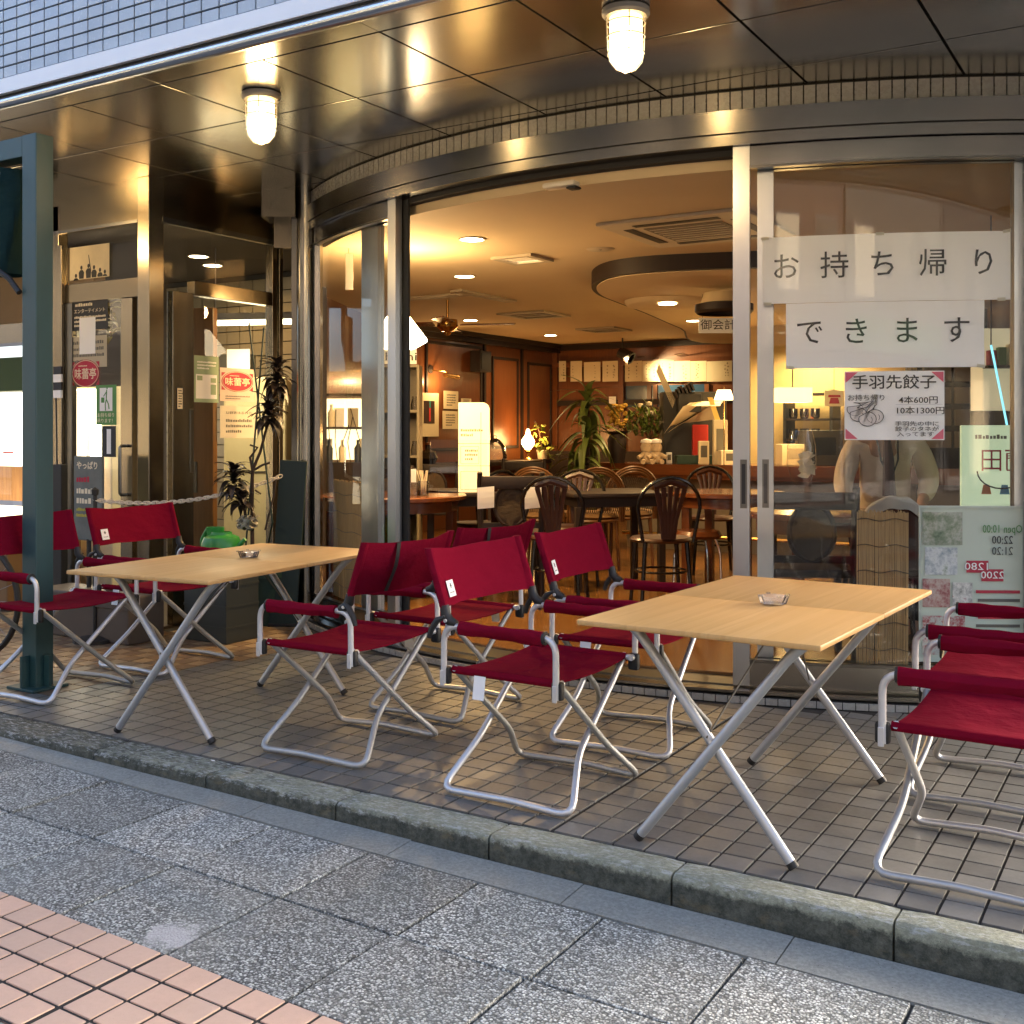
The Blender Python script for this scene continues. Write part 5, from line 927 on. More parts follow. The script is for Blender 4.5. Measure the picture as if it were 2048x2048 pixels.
# lamp, vase, ivy on the wall shelf
sh = atx(1056, 912, XW + .22); tl2 = thing('table_lamp', 'small glowing oil-style lamp on the wall shelf', 'lamp', Vector((XW + .22, sh.y, .852))); MB().lathe([(.06, 0), (.05, .02), (.02, .04), (.018, .08), (.045, .11), (.03, .13)], 18).build('brass_base', BRASS, tl2, True); MB().lathe([(.035, .13), (.085, .20), (.085, .25), (.035, .32), (.02, .39), (0, .40)], 18).build('glass_globe', emit('globe', (1, .62, .22), 3.65), tl2, True); point('lamp_glow', (.16, 0, .28), (1, .5, .16), 4.69, .06, tl2)
v1 = atx(990, 905, XW + .2); vs_ = thing('glass_cloche', 'clear glass cloche on the shelf left of the lamp', 'glassware', Vector((XW + .2, v1.y, .852))); MB().lathe([(.14, 0), (.15, .05), (.13, .18), (.06, .26), (.02, .28), (.025, .31), (0, .32)], 20).build('dome', ACR, vs_, True); MB().lathe([(.16, 0), (.16, .01), (0, .012)], 20).build('base', WDARK, vs_)
v1 = atx(856, 905, XW + .2); vs_ = thing('round_bottle', 'round dark glass bottle on the shelf below the picture', 'bottle', Vector((XW + .2, v1.y, .852))); MB().lathe([(.08, 0), (.11, .06), (.09, .13), (.03, .16), (.03, .20), (.04, .21)], 20).build('bottle', plain('bottle_glass', (.03, .02, .01), .1), vs_, True); MB().lathe([(.03, .21), (.03, .235), (0, .24)], 12).build('stopper', WTAB, vs_)
IVY = leafmat('ivy_leaf', (.10, .14, .02), (.22, .25, .05)); il = [leaf_mesh('leaf', .085, .07, .5, IVY, 4)]
q = atx(1085, 905, XW + .3); iv = thing('ivy_plant', 'trailing yellow-green ivy right of the glowing lamp', 'plant', Vector((XW + .3, q.y, .855))); MB().lathe([(.06, 0), (.08, .12), (0, .12)], 14).build('pot', CREAMP, iv, True); MB().tube([(0, 0, .1), (.02, -.12, .36), (0, -.2, .5)], .008, 6).build('stem', STEM, iv)
for k in range(44):
    t = rnd.random(); o = link('leaf', il[0], iv); o.matrix_local = Matrix.Translation((.06 + rnd.gauss(0, .05), -.22 * t + .28 * max(0, .5 - t) + rnd.gauss(0, .05), .55 * t - .10 + rnd.gauss(0, .03))) @ Matrix.Rotation(rnd.uniform(0, 6.3), 4, 'Z') @ Matrix.Rotation(rnd.uniform(-1.2, .5), 4, 'X')
CORN = leafmat('corn_leaf', (.045, .08, .012), (.15, .19, .04)); cl = [leaf_mesh('leaf', .38, .07, 1.2, CORN, 8), leaf_mesh('leaf', .34, .062, 1.5, CORN, 8), leaf_mesh('leaf', .30, .065, .8, CORN, 8)]
q = floor_at(1172, 10.6); cp = thing('corn_plant', 'tall green plant with long drooping leaves left of the counter', 'plant', q); MB().lathe([(.16, 0), (.2, .36), (.17, .36), (0, .33)], 18).build('pot', WDARK, cp, True); MB().tube([(0, 0, .3), (.02, 0, .9), (.0, .03, 1.35)], [.03, .025, .02], 8).build('cane', STEM, cp, True)
rs_ = random.Random(11); crown(cp, (.0, .03, 1.33), cl, 24, rs_, (5, 110), .12); crown(cp, (.05, -.06, 1.02), cl, 26, rs_, (30, 125), .1); crown(cp, (-.08, .0, .72), cl, 26, rs_, (30, 120), .1); crown(cp, (.12, .0, .55), cl, 20, rs_, (30, 120), .1)
YEL = plain('yellow_flower', (.55, .33, .05), .7, var=.3, scale=40); q = atd(1234, 905, 11.0); yf = thing('yellow_flowers', 'tall vase packed with yellow flowers right of the corn plant', 'flowers', Vector((q.x, q.y, .90))); yf.scale = (.75, .75, .75); MB().lathe([(.1, 0), (.13, .3), (.10, .38), (.16, .42)], 18).build('vase', WDARK, yf, True); b = MB()
fm = MB().lathe([(0, 0), (.03, .012), (.034, .03), (.018, .034), (.0, .024)], 8).mesh('blossom', YEL, True)
for k in range(60): a = rnd.uniform(0, 6.3); r_ = .13 * math.sqrt(rnd.random()); o = link('blossom', fm, yf); o.matrix_local = Matrix.Translation((r_ * math.cos(a), r_ * math.sin(a), .46 + rnd.uniform(0, .30))) @ Matrix.Rotation(rnd.uniform(0, 6), 4, 'Z') @ Matrix.Rotation(rnd.uniform(0, 1.4), 4, 'X')
for k in range(8): a = k * .8; b.tube([(0, 0, .35), (.08 * math.cos(a), .08 * math.sin(a), .7)], .004, 5)
b.build('stems', STEM, yf)
BOUQ = leafmat('bouquet_leaf', (.05, .10, .012), (.15, .20, .04)); bl = [leaf_mesh('leaf', .13, .03, .4, BOUQ, 4), leaf_mesh('leaf', .10, .026, .2, BOUQ, 4)]
q = atd(1302, 922, 11.2); bq = thing('green_bouquet', 'big feathery green bouquet in a white square vase on the counter', 'flowers', Vector((q.x, q.y, .90))); MB().cbox(-.055, .055, -.055, .055, 0, .23, .004).build('vase', PAPER, bq)
for k in range(240): a = rnd.uniform(0, 6.3); r_ = .26 * rnd.random() ** .6; o = link('leaf', rnd.choice(bl), bq); o.matrix_local = Matrix.Translation((r_ * math.cos(a) - .03, r_ * math.sin(a), .24 + rnd.uniform(0, .36) * (1 - r_ * 1.6))) @ Matrix.Rotation(rnd.uniform(0, 6.3), 4, 'Z') @ Matrix.Rotation(rnd.uniform(-.3, 1.3), 4, 'X')
b = MB(); [b.tube([(0, 0, .2), (.2 * math.cos(k), .15 * math.sin(k), .5)], .003, 4) for k in range(12)]; b.build('stems', STEM, bq)
for k in range(7): MB().lathe([(0, 0), (.03, .01), (.035, .04), (0, .05)], 8, (rnd.uniform(-.18, .1), rnd.uniform(-.15, .1), .42 + rnd.uniform(0, .15))).build('blossom', (CREAMP, YEL)[k % 2], bq, True)
def plush(px, lab, sc=1):
    q = atd(px, 923, 10.7); t = thing('plush_toy', lab, 'toy', Vector((q.x, q.y, .90)), F31, 'plush toys on the counter'); PL = plain('plush', (.52, .40, .27), .9, var=.12, scale=40)
    MB().lathe([(0, 0), (.06, .01), (.07, .06), (.05, .11), (0, .13)], 16).build('body', PL, t, True); MB().lathe([(0, .11), (.05, .12), (.06, .165), (.04, .21), (0, .22)], 16).build('head', PL, t, True); MB().lathe([(.04, .195), (.06, .205), (.055, .23), (0, .245)], 14).build('hat', PAPER, t, True)
    for s in (-1, 1): MB().tube([(s * .04, -.05, .09), (s * .09, -.08, .06)], .02, 8).build('arm', PL, t, True); MB().tube([(s * .03, -.03, .03), (s * .045, -.11, .02)], .024, 8).build('leg', PL, t, True); MB().lathe([(0, 0), (.006, .003), (0, .006)], 6, (s * .02, -.058, .17)).build('eye', INK, t)
plush(1293, 'pale plush toy sitting on the counter, left one of the pair'); plush(1312, 'pale plush toy in a white cap on the counter, right one')
def box_item(name, lab, cat, px, py, d, w, dp, h, mat, rz=0, detail=None):
    q = atd(px, py, d); h += q.z - .90; q.z = .90; t = thing(name, lab, cat, q, F31 + R(rz)); MB().cbox(-w / 2, w / 2, -dp / 2, dp / 2, 0, h, min(.006, h * .2)).build('body', mat, t)
    if detail: rect(w * .6, h * .5, .001, frame((0, -dp / 2 - .002, h * .55), (1, 0, 0), (0, 0, 1))).build('face_label', detail, t)
    return t
REDB = plain('red_binder', (.50, .02, .012), .5); DKG = plain('dark_grey', (.025, .024, .022), .5)
box_item('till_stand', 'dark cash desk stand behind the bouquet', 'desk', 1385, 905, 11.0, .62, .3, .60, DKG); box_item('red_binder', 'bright red binder standing on the cash desk', 'binder', 1400, 893, 10.7, .15, .06, .21, REDB); box_item('card_box', 'cream card box in front of the red binder', 'box', 1407, 903, 10.5, .10, .05, .10, CREAM, 0, GREYP); box_item('flat_tray', 'low dark green tray on the counter', 'tray', 1395, 925, 10.6, .42, .2, .07, DGREEN); box_item('leaflet_stand', 'brown leaflet stand leaning at the door post', 'stand', 1440, 895, 10.4, .14, .04, .26, BEIGE, 8, GREYP); box_item('till', 'cream cash register with ribbed front', 'register', 1462, 922, 10.3, .22, .2, .10, CREAMP, 0, GREYP); box_item('white_dice_card', 'small white patterned card box on the counter', 'box', 1338, 921, 10.8, .055, .03, .08, PAPER, 0, GREYP)
q = atd(1375, 800, 10.8); nr = thing('newspaper_rack', 'rack of curling newspapers above the cash desk', 'newspapers', q, F31); MB().cbox(-.10, .12, -.1, .1, -.12, .06, .005).build('rack', DKG, nr)
def sheet4(c4, d, name, mat, bow=.03, n=6):
    P4 = [atd(x, y, d + dd) for x, y, dd in c4]; return lambda u, v: (P4[0] * (1 - u) + P4[1] * u) * (1 - v) + (P4[3] * (1 - u) + P4[2] * u) * v + Vector((0, 0, bow * math.sin(math.pi * u)))
inv_ = (Matrix.Translation(q) @ Matrix.Rotation(F31, 4, 'Z')).inverted()
for k, c4 in enumerate((((1328, 868, -.15), (1352, 850, .1), (1432, 806, .15), (1366, 813, -.2)), ((1335, 866, 0), (1380, 845, .15), (1436, 838, .15), (1428, 806, .1)), ((1372, 812, -.1), (1395, 806, .2), (1452, 806, .2), (1440, 812, -.15)))):
    f_ = sheet4(c4, 10.7, 'newspaper', CREAM); MB().grid(lambda u, v: inv_ @ f_(u, v), 8, 4).build('newspaper', (CREAM, BEIGE, CREAM)[k], nr, True)
for k in range(6): MB().box(-.1 + .035 * k, -.08 + .035 * k, -.09, .09, .062, .13 + .012 * (k % 3), Matrix.Rotation(R(-24), 4, 'Y')).build('folder', DKG if k % 2 else WDARK, nr)
MB().grid(lambda u, v: (-.30 + .16 * v + .03 * u, .05, .28 - .36 * v + .08 * u), 3, 4).build('paper_cone', CREAM, nr, True); MB().grid(lambda u, v: (.16 + .1 * v + .05 * u, -.2, .02 - .30 * v), 2, 4).build('yellow_slip', plain('yellow_paper', (.75, .55, .16), .8), nr, True)
q = atd(1441, 651, 8.6); hs_ = thing('hanging_sign', 'small hanging cashier sign with black characters', 'sign', q, F31); MB().box(-.17, .13, -.004, .004, -.06, .06).build('plate', PAPER, hs_); text('御会計', .085, frame((-.02, -.0055, 0), (1, 0, 0), (0, 0, 1)), INK, hs_, width=.27)
for x in (-.14, .1): MB().cyl((x, 0, .06), (x, 0, CZ - q.z - .14), .0015, n=4).build('wire', DKG, hs_)
# kitchen side behind the right window
kb_ = floor_at(1640, 10.9); KW = plain('kitchen_wall', (.50, .36, .16), .7); kw = structure(MB().box(kb_.x - .9, kb_.x + 1.0, kb_.y + .3, kb_.y + .36, FZ, CZ - .005).build('kitchen_wall', KW), 'yellow lit kitchen wall behind the bar', 'wall'); spot_down('kitchen_light', (kb_.x - .1, kb_.y - .15, 2.15), 12.6, (1, .72, .34), .5)
ks = thing('kitchen_shelf', 'dark frame shelf with cups and coffee gear', 'shelf', (kb_.x, kb_.y, FZ), 0)
for x in (-.34, .12): MB().box(x, x + .03, -.1, .2, 0, 1.55).build('upright', BLACK, ks)
for z in (.86, 1.05, 1.25, 1.5): MB().box(-.34, .15, -.1, .2, z, z + .02).build('board', WDARK, ks)
for k in range(10): z = (.88, 1.07, 1.27)[k % 3]; x = -.26 + .11 * (k // 3); MB().lathe([(.035, 0), (.045, .03), (.045, .10), (.04, .10)], 12, (x, -.02, z)).build('cup', (CREAMP, BLACK, STEEL)[k % 3], ks, True)
q = atd(1585, 805, 9.8); ls = thing('lamp_shade', 'wide cream fabric lampshade glowing over the bar', 'lamp', q, F31); MB().box(-.15, .15, -.1, .1, 0, .13).build('shade', emit('shade', (1, .70, .26), 0.781), ls); MB().cyl((0, 0, .13), (0, 0, CZ - q.z - .16), .005).build('cord', BLACK, ls); point('shade_glow', (0, 0, -.12), WARM, 4.17, .08, ls)
q = atd(1448, 800, 9.9); ls = thing('lamp_shade', 'small cream lampshade just left of the door post', 'lamp', q, F31); MB().lathe([(.09, 0), (.06, .09), (0, .092)], 16).build('shade', emit('shade2', (1, .76, .36), 1.14), ls, True); MB().cyl((0, 0, .90 - q.z), (0, 0, .12), .004).build('stem', BRASS, ls)
q = atd(1668, 800, 10.4); ps = thing('telephone_sign', 'cream sign with a red telephone picture above the bar', 'sign', q, F31); MB().cbox(-.09, .09, -.01, .01, -.06, .09, .003).build('plate', CREAMP, ps); MB().cyl((0, 0, .09), (0, 0, CZ - q.z - .12), .003, n=6).build('hanger', DKG, ps); Mp = frame((0, -.012, .0), (1, 0, 0), (0, 0, 1)); MB().prism([(-.05, -.035), (.05, -.035), (.035, .02), (-.035, .02)], 0, .001, Mp).build('phone_body', CRIM, ps); MB().prism([(-.06, .025), (.06, .025), (.055, .048), (-.055, .048)], 0, .001, Mp).build('phone_receiver', CRIM, ps)
q = atd(1677, 925, 10.1); q.z = .90; cd = thing('coffee_dripper', 'black cone coffee dripper over a glass server', 'coffee maker', q, F31); MB().lathe([(.015, .09), (.055, .17), (.05, .17), (.01, .1)], 16).build('cone', BLACK, cd, True); MB().lathe([(.05, 0), (.055, .05), (.035, .085), (.03, .085)], 16).build('server', ACR, cd, True); MB().tube(fillet([(.05, 0, .07), (.09, 0, .07), (.08, 0, .02)], .02), .006, 6).build('handle', BLACK, cd, True)
box_item('espresso_machine', 'dark espresso machine in front of the kitchen wall', 'coffee machine', 1640, 930, 10.2, .34, .3, .32, DKG, 0, STEEL); box_item('cream_boxes', 'stack of cream boxes beside the espresso machine', 'boxes', 1585, 925, 10.2, .26, .2, .17, CREAMP, 4, BEIGE)
ot_ = thing('orange_tin', 'small orange tin among the cups on the dark shelf', 'tin', (kb_.x - .05, kb_.y - .02, FZ + 1.271)); MB().lathe([(.035, 0), (.035, .09), (.03, .095), (0, .095)], 14).build('can', plain('orange', (.6, .15, .03), .5), ot_, True); MB().lathe([(.036, .03), (.036, .06)], 14, base=False).build('label_band', CREAMP, ot_, True)
for z in (1.5, 1.72, 1.94): pass
bs = thing('book_shelf', 'tall shelf of grey files behind the menu poster', 'shelf', floor_at(1905, 9.5), F31)
MB().box(-.3, .3, 0, .3, 0, 2.2).build('case', WDARK, bs)
for r_ in range(6):
    for k in range(2): MB().cbox(-.26 + .27 * k, -.02 + .27 * k, -.03, -.001, 1.0 + .19 * r_, 1.14 + .19 * r_, .004).build('file_box', plain('file', (.30, .28, .24), .7), bs)
# big goblet, second bamboo screens, poster inside the right window
q = atd(1603, 1031, 5.75); gb_ = thing('goblet', 'giant clear goblet holding crumpled paper behind the window', 'goblet', Vector((q.x, q.y, TP))); MB().lathe([(.06, 0), (.055, .01), (.012, .02), (.012, .14), (.05, .18), (.075, .26), (.072, .36), (.055, .44), (.05, .44)], 22).build('glass', CLEAR, gb_, True)
for k in range(6): MB().grid(lambda u, v: (rnd.uniform(-.03, .02) + .06 * u, -.01 + .03 * v, .2 + .015 * k + .05 * v + rnd.uniform(-.01, .01)), 2, 2).build('tissue', CREAMP, gb_)
REED = NT('reed'); REED.set(REED.mix(REED.noise(REED.pos((60, 60, 2)), 4, 4), (.20, .125, .05), (.44, .30, .13)), .7); REED = REED.m
def reed_screen(lab, px0, px1, z0, z1, r):
    s = thing('reed_screen', lab, 'screen', (0, 0, 0), 0, 'reed blinds standing behind the curved glass'); p0, p1 = phi_at(px0, r)[0], phi_at(px1, r)[0]; n = 64; b = MB()
    for k in range(n):
        ph = p0 + (p1 - p0) * (k + rnd.uniform(-.2, .2)) / n; b.tube([arcv(r + rnd.uniform(-.002, .002), ph + rnd.uniform(-.05, .05), z0), arcv(r, ph, z1 + rnd.uniform(-.01, .006))], abs(p1 - p0) / n * R(1) * r * .55, 5)
    b.build('reeds', REED, s)['kind'] = 'stuff'; n = 12
    for z in [z0 + .08 + .115 * k for k in range(int((z1 - z0) / .115))]: MB().tube([arcv(r + .0045, p0 + (p1 - p0) * k / n, z + .006 * math.sin(k * .9)) for k in range(n + 1)], .0016, 4).build('thread', DKG, s)
reed_screen('woven reed blind behind the right window under the towel chair', 1714, 1818, .16, .855, 3.865); reed_screen('woven reed blind low behind the left curved pane', 668, 726, .16, .90, 3.79)
def photo_mat(name, cols, sc):
    t = NT(name); n_ = t.noise(t.pos(), sc, 5, .7); t.set(t.ramp(n_, [(.25 + .5 * i / (len(cols) - 1), c) for i, c in enumerate(cols)]), .35); return t.m
PGR = plain('poster_green', (.50, .58, .50), .3, var=.12, scale=4)
z0, z1 = S(1940, 1325, 3.865), S(1940, 1017, 3.865); po = tag(arcsheet(1838, 2046, z0, z1, 3.865, .003).build('glossy_poster', PGR), 'glossy green and white food poster standing inside the right window', 'poster')
PSH = plain('poster_frame', (.45, .52, .46), .3)
for a in ((1838, 2046, z1, z1 + .012), (1838, 1842, z0, z1)): arcsheet(a[0], a[1], a[2], a[3], 3.872, .004).build('frame_edge', PSH, po)
def pt_(body, px, py, size, mat, w): text(body, size, arcframe(px, S(1940, py, 3.865), 3.8725), mat, po, width=w, flip=True)
for k, (l_, mt_, w) in enumerate((('Open 10:00', GREENP, .17), ('22:00', INK, .09), ('21:20', INK, .09))): pt_(l_, 2005, 1058 + 22 * k, .05, mt_, w)
for l_, px, py, w in (('1280', 1955, 1133, .10), ('2200', 1985, 1150, .10)): arcsheet(px - 22, px + 22, S(1940, py + 12, 3.865), S(1940, py - 12, 3.865), 3.8705, .0006).build('price_block', CRIM, po); pt_(l_, px, py, .045, PAPER, w)
for k, (x0_, x1_, y0_, y1_, cols) in enumerate(((1845, 1925, 1024, 1090, ((.02, .05, .03), (.16, .22, .14), (.4, .42, .36), (.2, .05, .05))), (1850, 1915, 1095, 1150, ((.03, .06, .09), (.30, .36, .40), (.62, .66, .66), (.12, .2, .1))), (1845, 1900, 1158, 1215, ((.10, .02, .03), (.30, .10, .10), (.5, .40, .35), (.1, .03, .02))), (1905, 1945, 1165, 1225, ((.05, .05, .05), (.35, .36, .34), (.7, .7, .66), (.3, .05, .06))), (1845, 1930, 1232, 1310, ((.05, .08, .05), (.35, .08, .09), (.5, .55, .5), (.2, .03, .05))))):
    arcsheet(x0_, x1_, S(1940, y1_, 3.865), S(1940, y0_, 3.865), 3.8695, .0004).build('food_photo', photo_mat('food_photo', cols, 16 + 4 * k), po)
for k in range(7): arcsheet(1952 + 4 * (k % 2), 2040, S(1940, 1186 + 17 * k, 3.865), S(1940, 1180 + 17 * k, 3.865), 3.8695, .0004).build('text_line', GREYP if k % 3 else CRIM, po)
# chair with towel, seated person
tc = thing('panel_back_chair', 'dark reddish panel-back chair with a towel over it behind the reed blind', 'chair', floor_at(1770, 5.6), F31 + R(-6)); TH = .80
def bk_(u, v, s): w = 2 * u - 1; return (.135 * w, -.20 - .03 * (1 - w * w) + s * .012, .46 + (.345 - .075 * abs(w) ** 2.5) * v)
MB().shell(bk_, 14, 8).build('back_panel', WRED, tc, True); MB().cbox(-.2, .2, -.2, .2, .42, .46, .015).build('seat', WRED, tc, True); legs4(tc, .16, .16, .43, WDARK)
tw_ = thing('towel', 'pale towel draped over the chair back behind the window', 'towel', floor_at(1770, 5.6), F31 + R(-6))
MB().shell(lambda u, v, s: (.142 * (2 * u - 1), -.20 - .03 * (1 - (2 * u - 1) ** 2) + (.020 + .003 * s) * math.cos(math.pi * v), .46 + (.345 - .075 * abs(2 * u - 1) ** 2.5) + .012 + (.004 + .003 * s) * math.sin(math.pi * v) - .055 * abs(2 * v - 1) ** 3 + .003 * math.sin(20 * u)), 20, 10).build('cloth', plain('towel', (.62, .60, .56), .9), tw_, True)
# lit display at the far right behind the window
q = floor_at(2003, 5.75); ld = thing('lit_display', 'pale green lit display board with mirrored characters at right edge', 'display', q, F31 + R(-10)); MB().cbox(-.20, .26, .0, .03, .42, 1.17, .006).build('board', emit('display_green', (.8, 1, .68), .10), ld); MB().cbox(-.02, .02, .03, .07, 0, 1.0, .004).build('stand', BLACK, ld); MB().cbox(-.15, .15, -.1, .15, 0, .02, .004).build('foot', BLACK, ld)
Ml = frame((0, -.002, .98), (1, 0, 0), (0, 0, 1)); text('蘭田', .13, sub(Ml, .01, 0), CRIM, ld, width=.22, flip=True); fine_print(sub(Ml, .0, .13), .26, .04, 1, GREYP, ld)
MB().tube([Ml @ Vector((.12 * math.cos(R(180 + 15 * k)), -.05 + .09 * math.sin(R(180 + 15 * k)), .001)) for k in range(13)], .004, 5).build('smile_line', DKG, ld)
for k, mt_ in enumerate((plain('orange', (.6, .15, .03), .5), plain('fork_blue', (.10, .32, .5), .5), CRIM)): MB().prism([(-.10 + .09 * k, -.17), (-.05 + .09 * k, -.17), (-.06 + .09 * k, -.12), (-.09 + .09 * k, -.12)], 0, .001, Ml).build('drawn_dish', mt_, ld)
a, c = atd(1982, 690, 6.2), atd(2014, 850, 6.2); nt = thing('blue_light_tube', 'thin slanting pale blue light tube behind the right window', 'light', a); MB().tube([(0, 0, 0), (c - a)], .006, 8).build('tube', emit('blue_tube', (.25, .75, 1), 0.378), nt, True); MB().cyl((0, 0, 0), (0, 0, CZ - a.z), .004, n=6).build('hanger', DKG, nt)
q = atd(2025, 800, 7.4); wc2 = thing('lit_wall_cabinet', 'cream lit wall cabinet with coloured packets at right edge', 'cabinet', Vector((q.x, q.y, 1.35)), F31); MB().cbox(-.2, .25, 0, .2, .0, .55, .006).build('cabinet', emit('cream_lit', (1, .9, .6), 0.084), wc2)
for k in range(6): MB().cbox(-.18 + .065 * k, -.13 + .065 * k, -.06, -.003, .30, .40 + .02 * (k % 3), .004).build('packet', (CRIM, GREENP, CREAMP, DKG, PAPER, YEL)[k], wc2)
MB().box(-.2, .25, -.08, -.001, .28, .298).build('shelf', WDARK, wc2); MB().cbox(-.2, .25, 0, .2, FZ - 1.35, -.002, .006).build('lower_cabinet', WDARK, wc2)
# ------------------------------------------------------------------ seated person behind the right window
def skin_mesh(name, nodes, edges, mat, parent, root=0, sub_=2):
    me = bpy.data.meshes.new(name); me.from_pydata([n[:3] for n in nodes], edges, []); o = bpy.data.objects.new(name, me); COL.objects.link(o)
    m = o.modifiers.new('skin', 'SKIN'); m.use_smooth_shade = True; m.branch_smoothing = .6
    for i, n in enumerate(nodes): v = me.skin_vertices[0].data[i]; v.radius = (n[3], n[4] if len(n) > 4 else n[3]); v.use_root = (i == root)
    s = o.modifiers.new('sub', 'SUBSURF'); s.levels = s.render_levels = sub_
    ev = bpy.data.meshes.new_from_object(o.evaluated_get(bpy.context.evaluated_depsgraph_get())); bpy.data.objects.remove(o); ev.materials.clear(); ev.materials.append(mat); ev.shade_smooth(); ev.name = name
    return link(name, ev, parent)
pp_ = floor_at(1768, 6.35); pe = thing('person', 'seated person in a pale shirt and dark tie behind the window', 'person', pp_, F31 + R(-14))
SKINM = plain('skin', (.50, .28, .18), .55, var=.08); SHIRT = m_fabric('shirt', (.80, .66, .52), (.86, .73, .60)); TROU = m_fabric('trousers', (.02, .02, .025), (.03, .03, .035)); HAIR = plain('hair', (.015, .012, .010), .5)
body = [(0, 0, .54, .13, .10), (0, -.03, .74, .125, .095), (0, -.07, .94, .145, .10), (0, -.11, 1.09, .10, .08), (0, -.13, 1.17, .052), (0, -.145, 1.25, .062, .07), (0, -.15, 1.33, .073, .09), (0, -.145, 1.41, .062, .08),
  (-.15, -.10, 1.08, .055), (-.225, -.12, .86, .042), (-.225, -.33, .745, .030), (.15, -.10, 1.08, .055), (.235, -.10, .86, .042), (.17, -.30, .745, .030),
  (-.09, -.02, .50, .085), (-.12, -.42, .47, .065), (-.12, -.44, .08, .042), (-.12, -.53, .035, .035), (.09, -.02, .50, .085), (.12, -.42, .47, .065), (.12, -.44, .08, .042), (.12, -.53, .035, .035)]
ed = [(0, 1), (1, 2), (2, 3), (3, 4), (4, 5), (5, 6), (6, 7), (3, 8), (8, 9), (9, 10), (3, 11), (11, 12), (12, 13), (0, 14), (14, 15), (15, 16), (16, 17), (0, 18), (18, 19), (19, 20), (20, 21)]
for wi, s in ((10, -1), (13, 1)):      # palms and five fingers resting on the table
    w = Vector(body[wi][:3]); n0 = len(body); body.append((w.x + .0 * s, w.y - .05, .728, .026, .016)); ed.append((wi, n0))
    for k, (dx, L) in enumerate(((-.030, .055), (-.011, .064), (.008, .060), (.026, .048))):
        a = len(body); body.append((w.x + dx, w.y - .085, .730, .010)); body.append((w.x + dx * 1.15, w.y - .085 - L * .55, .726, .009)); body.append((w.x + dx * 1.2, w.y - .085 - L, .714, .008)); ed += [(n0, a), (a, a + 1), (a + 1, a + 2)]
    a = len(body); tx = -.036 * (-s); body.append((w.x - s * .036, w.y - .05, .724, .010)); body.append((w.x - s * .046, w.y - .085, .716, .009)); ed += [(n0, a), (a, a + 1)]
bo_ = skin_mesh('body', body, ed, SKINM, pe)
shn = [(0, 0, .55, .15, .12), (0, -.03, .74, .155, .12), (0, -.07, .94, .175, .125), (0, -.10, 1.06, .15, .105), (0, -.125, 1.135, .062, .058), (-.165, -.10, 1.075, .078), (-.20, -.11, .97, .070), (-.232, -.12, .865, .062), (-.232, -.22, .81, .054), (-.228, -.29, .77, .046), (.165, -.10, 1.075, .078), (.205, -.10, .97, .070), (.24, -.10, .865, .062), (.21, -.19, .81, .054), (.185, -.265, .77, .046)]
skin_mesh('shirt', shn, [(0, 1), (1, 2), (2, 3), (3, 4), (3, 5), (5, 6), (6, 7), (7, 8), (8, 9), (3, 10), (10, 11), (11, 12), (12, 13), (13, 14)], SHIRT, pe)
skin_mesh('trousers', [(0, 0, .52, .155, .12), (-.10, -.05, .50, .10), (-.125, -.42, .475, .08), (-.125, -.44, .11, .06), (.10, -.05, .50, .10), (.125, -.42, .475, .08), (.125, -.44, .11, .06)], [(0, 1), (1, 2), (2, 3), (0, 4), (4, 5), (5, 6)], TROU, pe)
for s in (-1, 1): MB().tube([(s * .12, -.42, .035), (s * .12, -.56, .032), (s * .12, -.62, .025)], [.045, .045, .025], 8).build('shoe', BLACK, pe, True); MB().tube([(s * .0, -.187, 1.15), (s * .045, -.215, 1.11), (s * .06, -.20, 1.165)], [.012, .016, .01], 6).build('collar', SHIRT, pe, True)
MB().tube([(0, -.205, 1.125), (0, -.215, 1.10), (.005, -.225, .98), (.01, -.215, .78)], [.012, .018, .03, .036], 8, flat=1).build('tie', plain('tie', (.035, .006, .012), .6), pe, True)
MB().tube([(-.06, -.16, 1.14), (-.035, -.23, .98), (.015, -.235, .86), (.055, -.235, .98), (.06, -.16, 1.14)], .006, 6).build('lanyard', INK, pe, True)
hc = Vector((0, -.15, 1.345))
MB().shell(lambda u, v, s: hc + Vector(((.080 + .005 * s) * math.sin(math.pi * v * .62) * math.cos(2 * math.pi * u), .015 + (.100 + .005 * s) * math.sin(math.pi * v * .62) * math.sin(2 * math.pi * u) * (1 if math.sin(2 * math.pi * u) > 0 else .82), .012 + (.105 + .005 * s) * math.cos(math.pi * v * .62))) , 20, 8).build('hair', HAIR, pe, True)
for s in (-1, 1): MB().lathe([(0, -.01), (.011, 0), (0, .01)], 10, (s * .030, -.232, 1.335)).build('eye', INK, pe, True); MB().lathe([(0, -.028), (.012, -.01), (.014, .015), (0, .028)], 8, (s * .078, -.15, 1.325)).build('ear', SKINM, pe, True)
MB().tube([(0, -.232, 1.345), (0, -.25, 1.305), (0, -.238, 1.295)], [.007, .013, .009], 8).build('nose', SKINM, pe, True); MB().tube([(-.022, -.228, 1.268), (0, -.235, 1.266), (.022, -.228, 1.268)], .0055, 6).build('mouth', plain('lips', (.35, .12, .10), .5), pe, True)

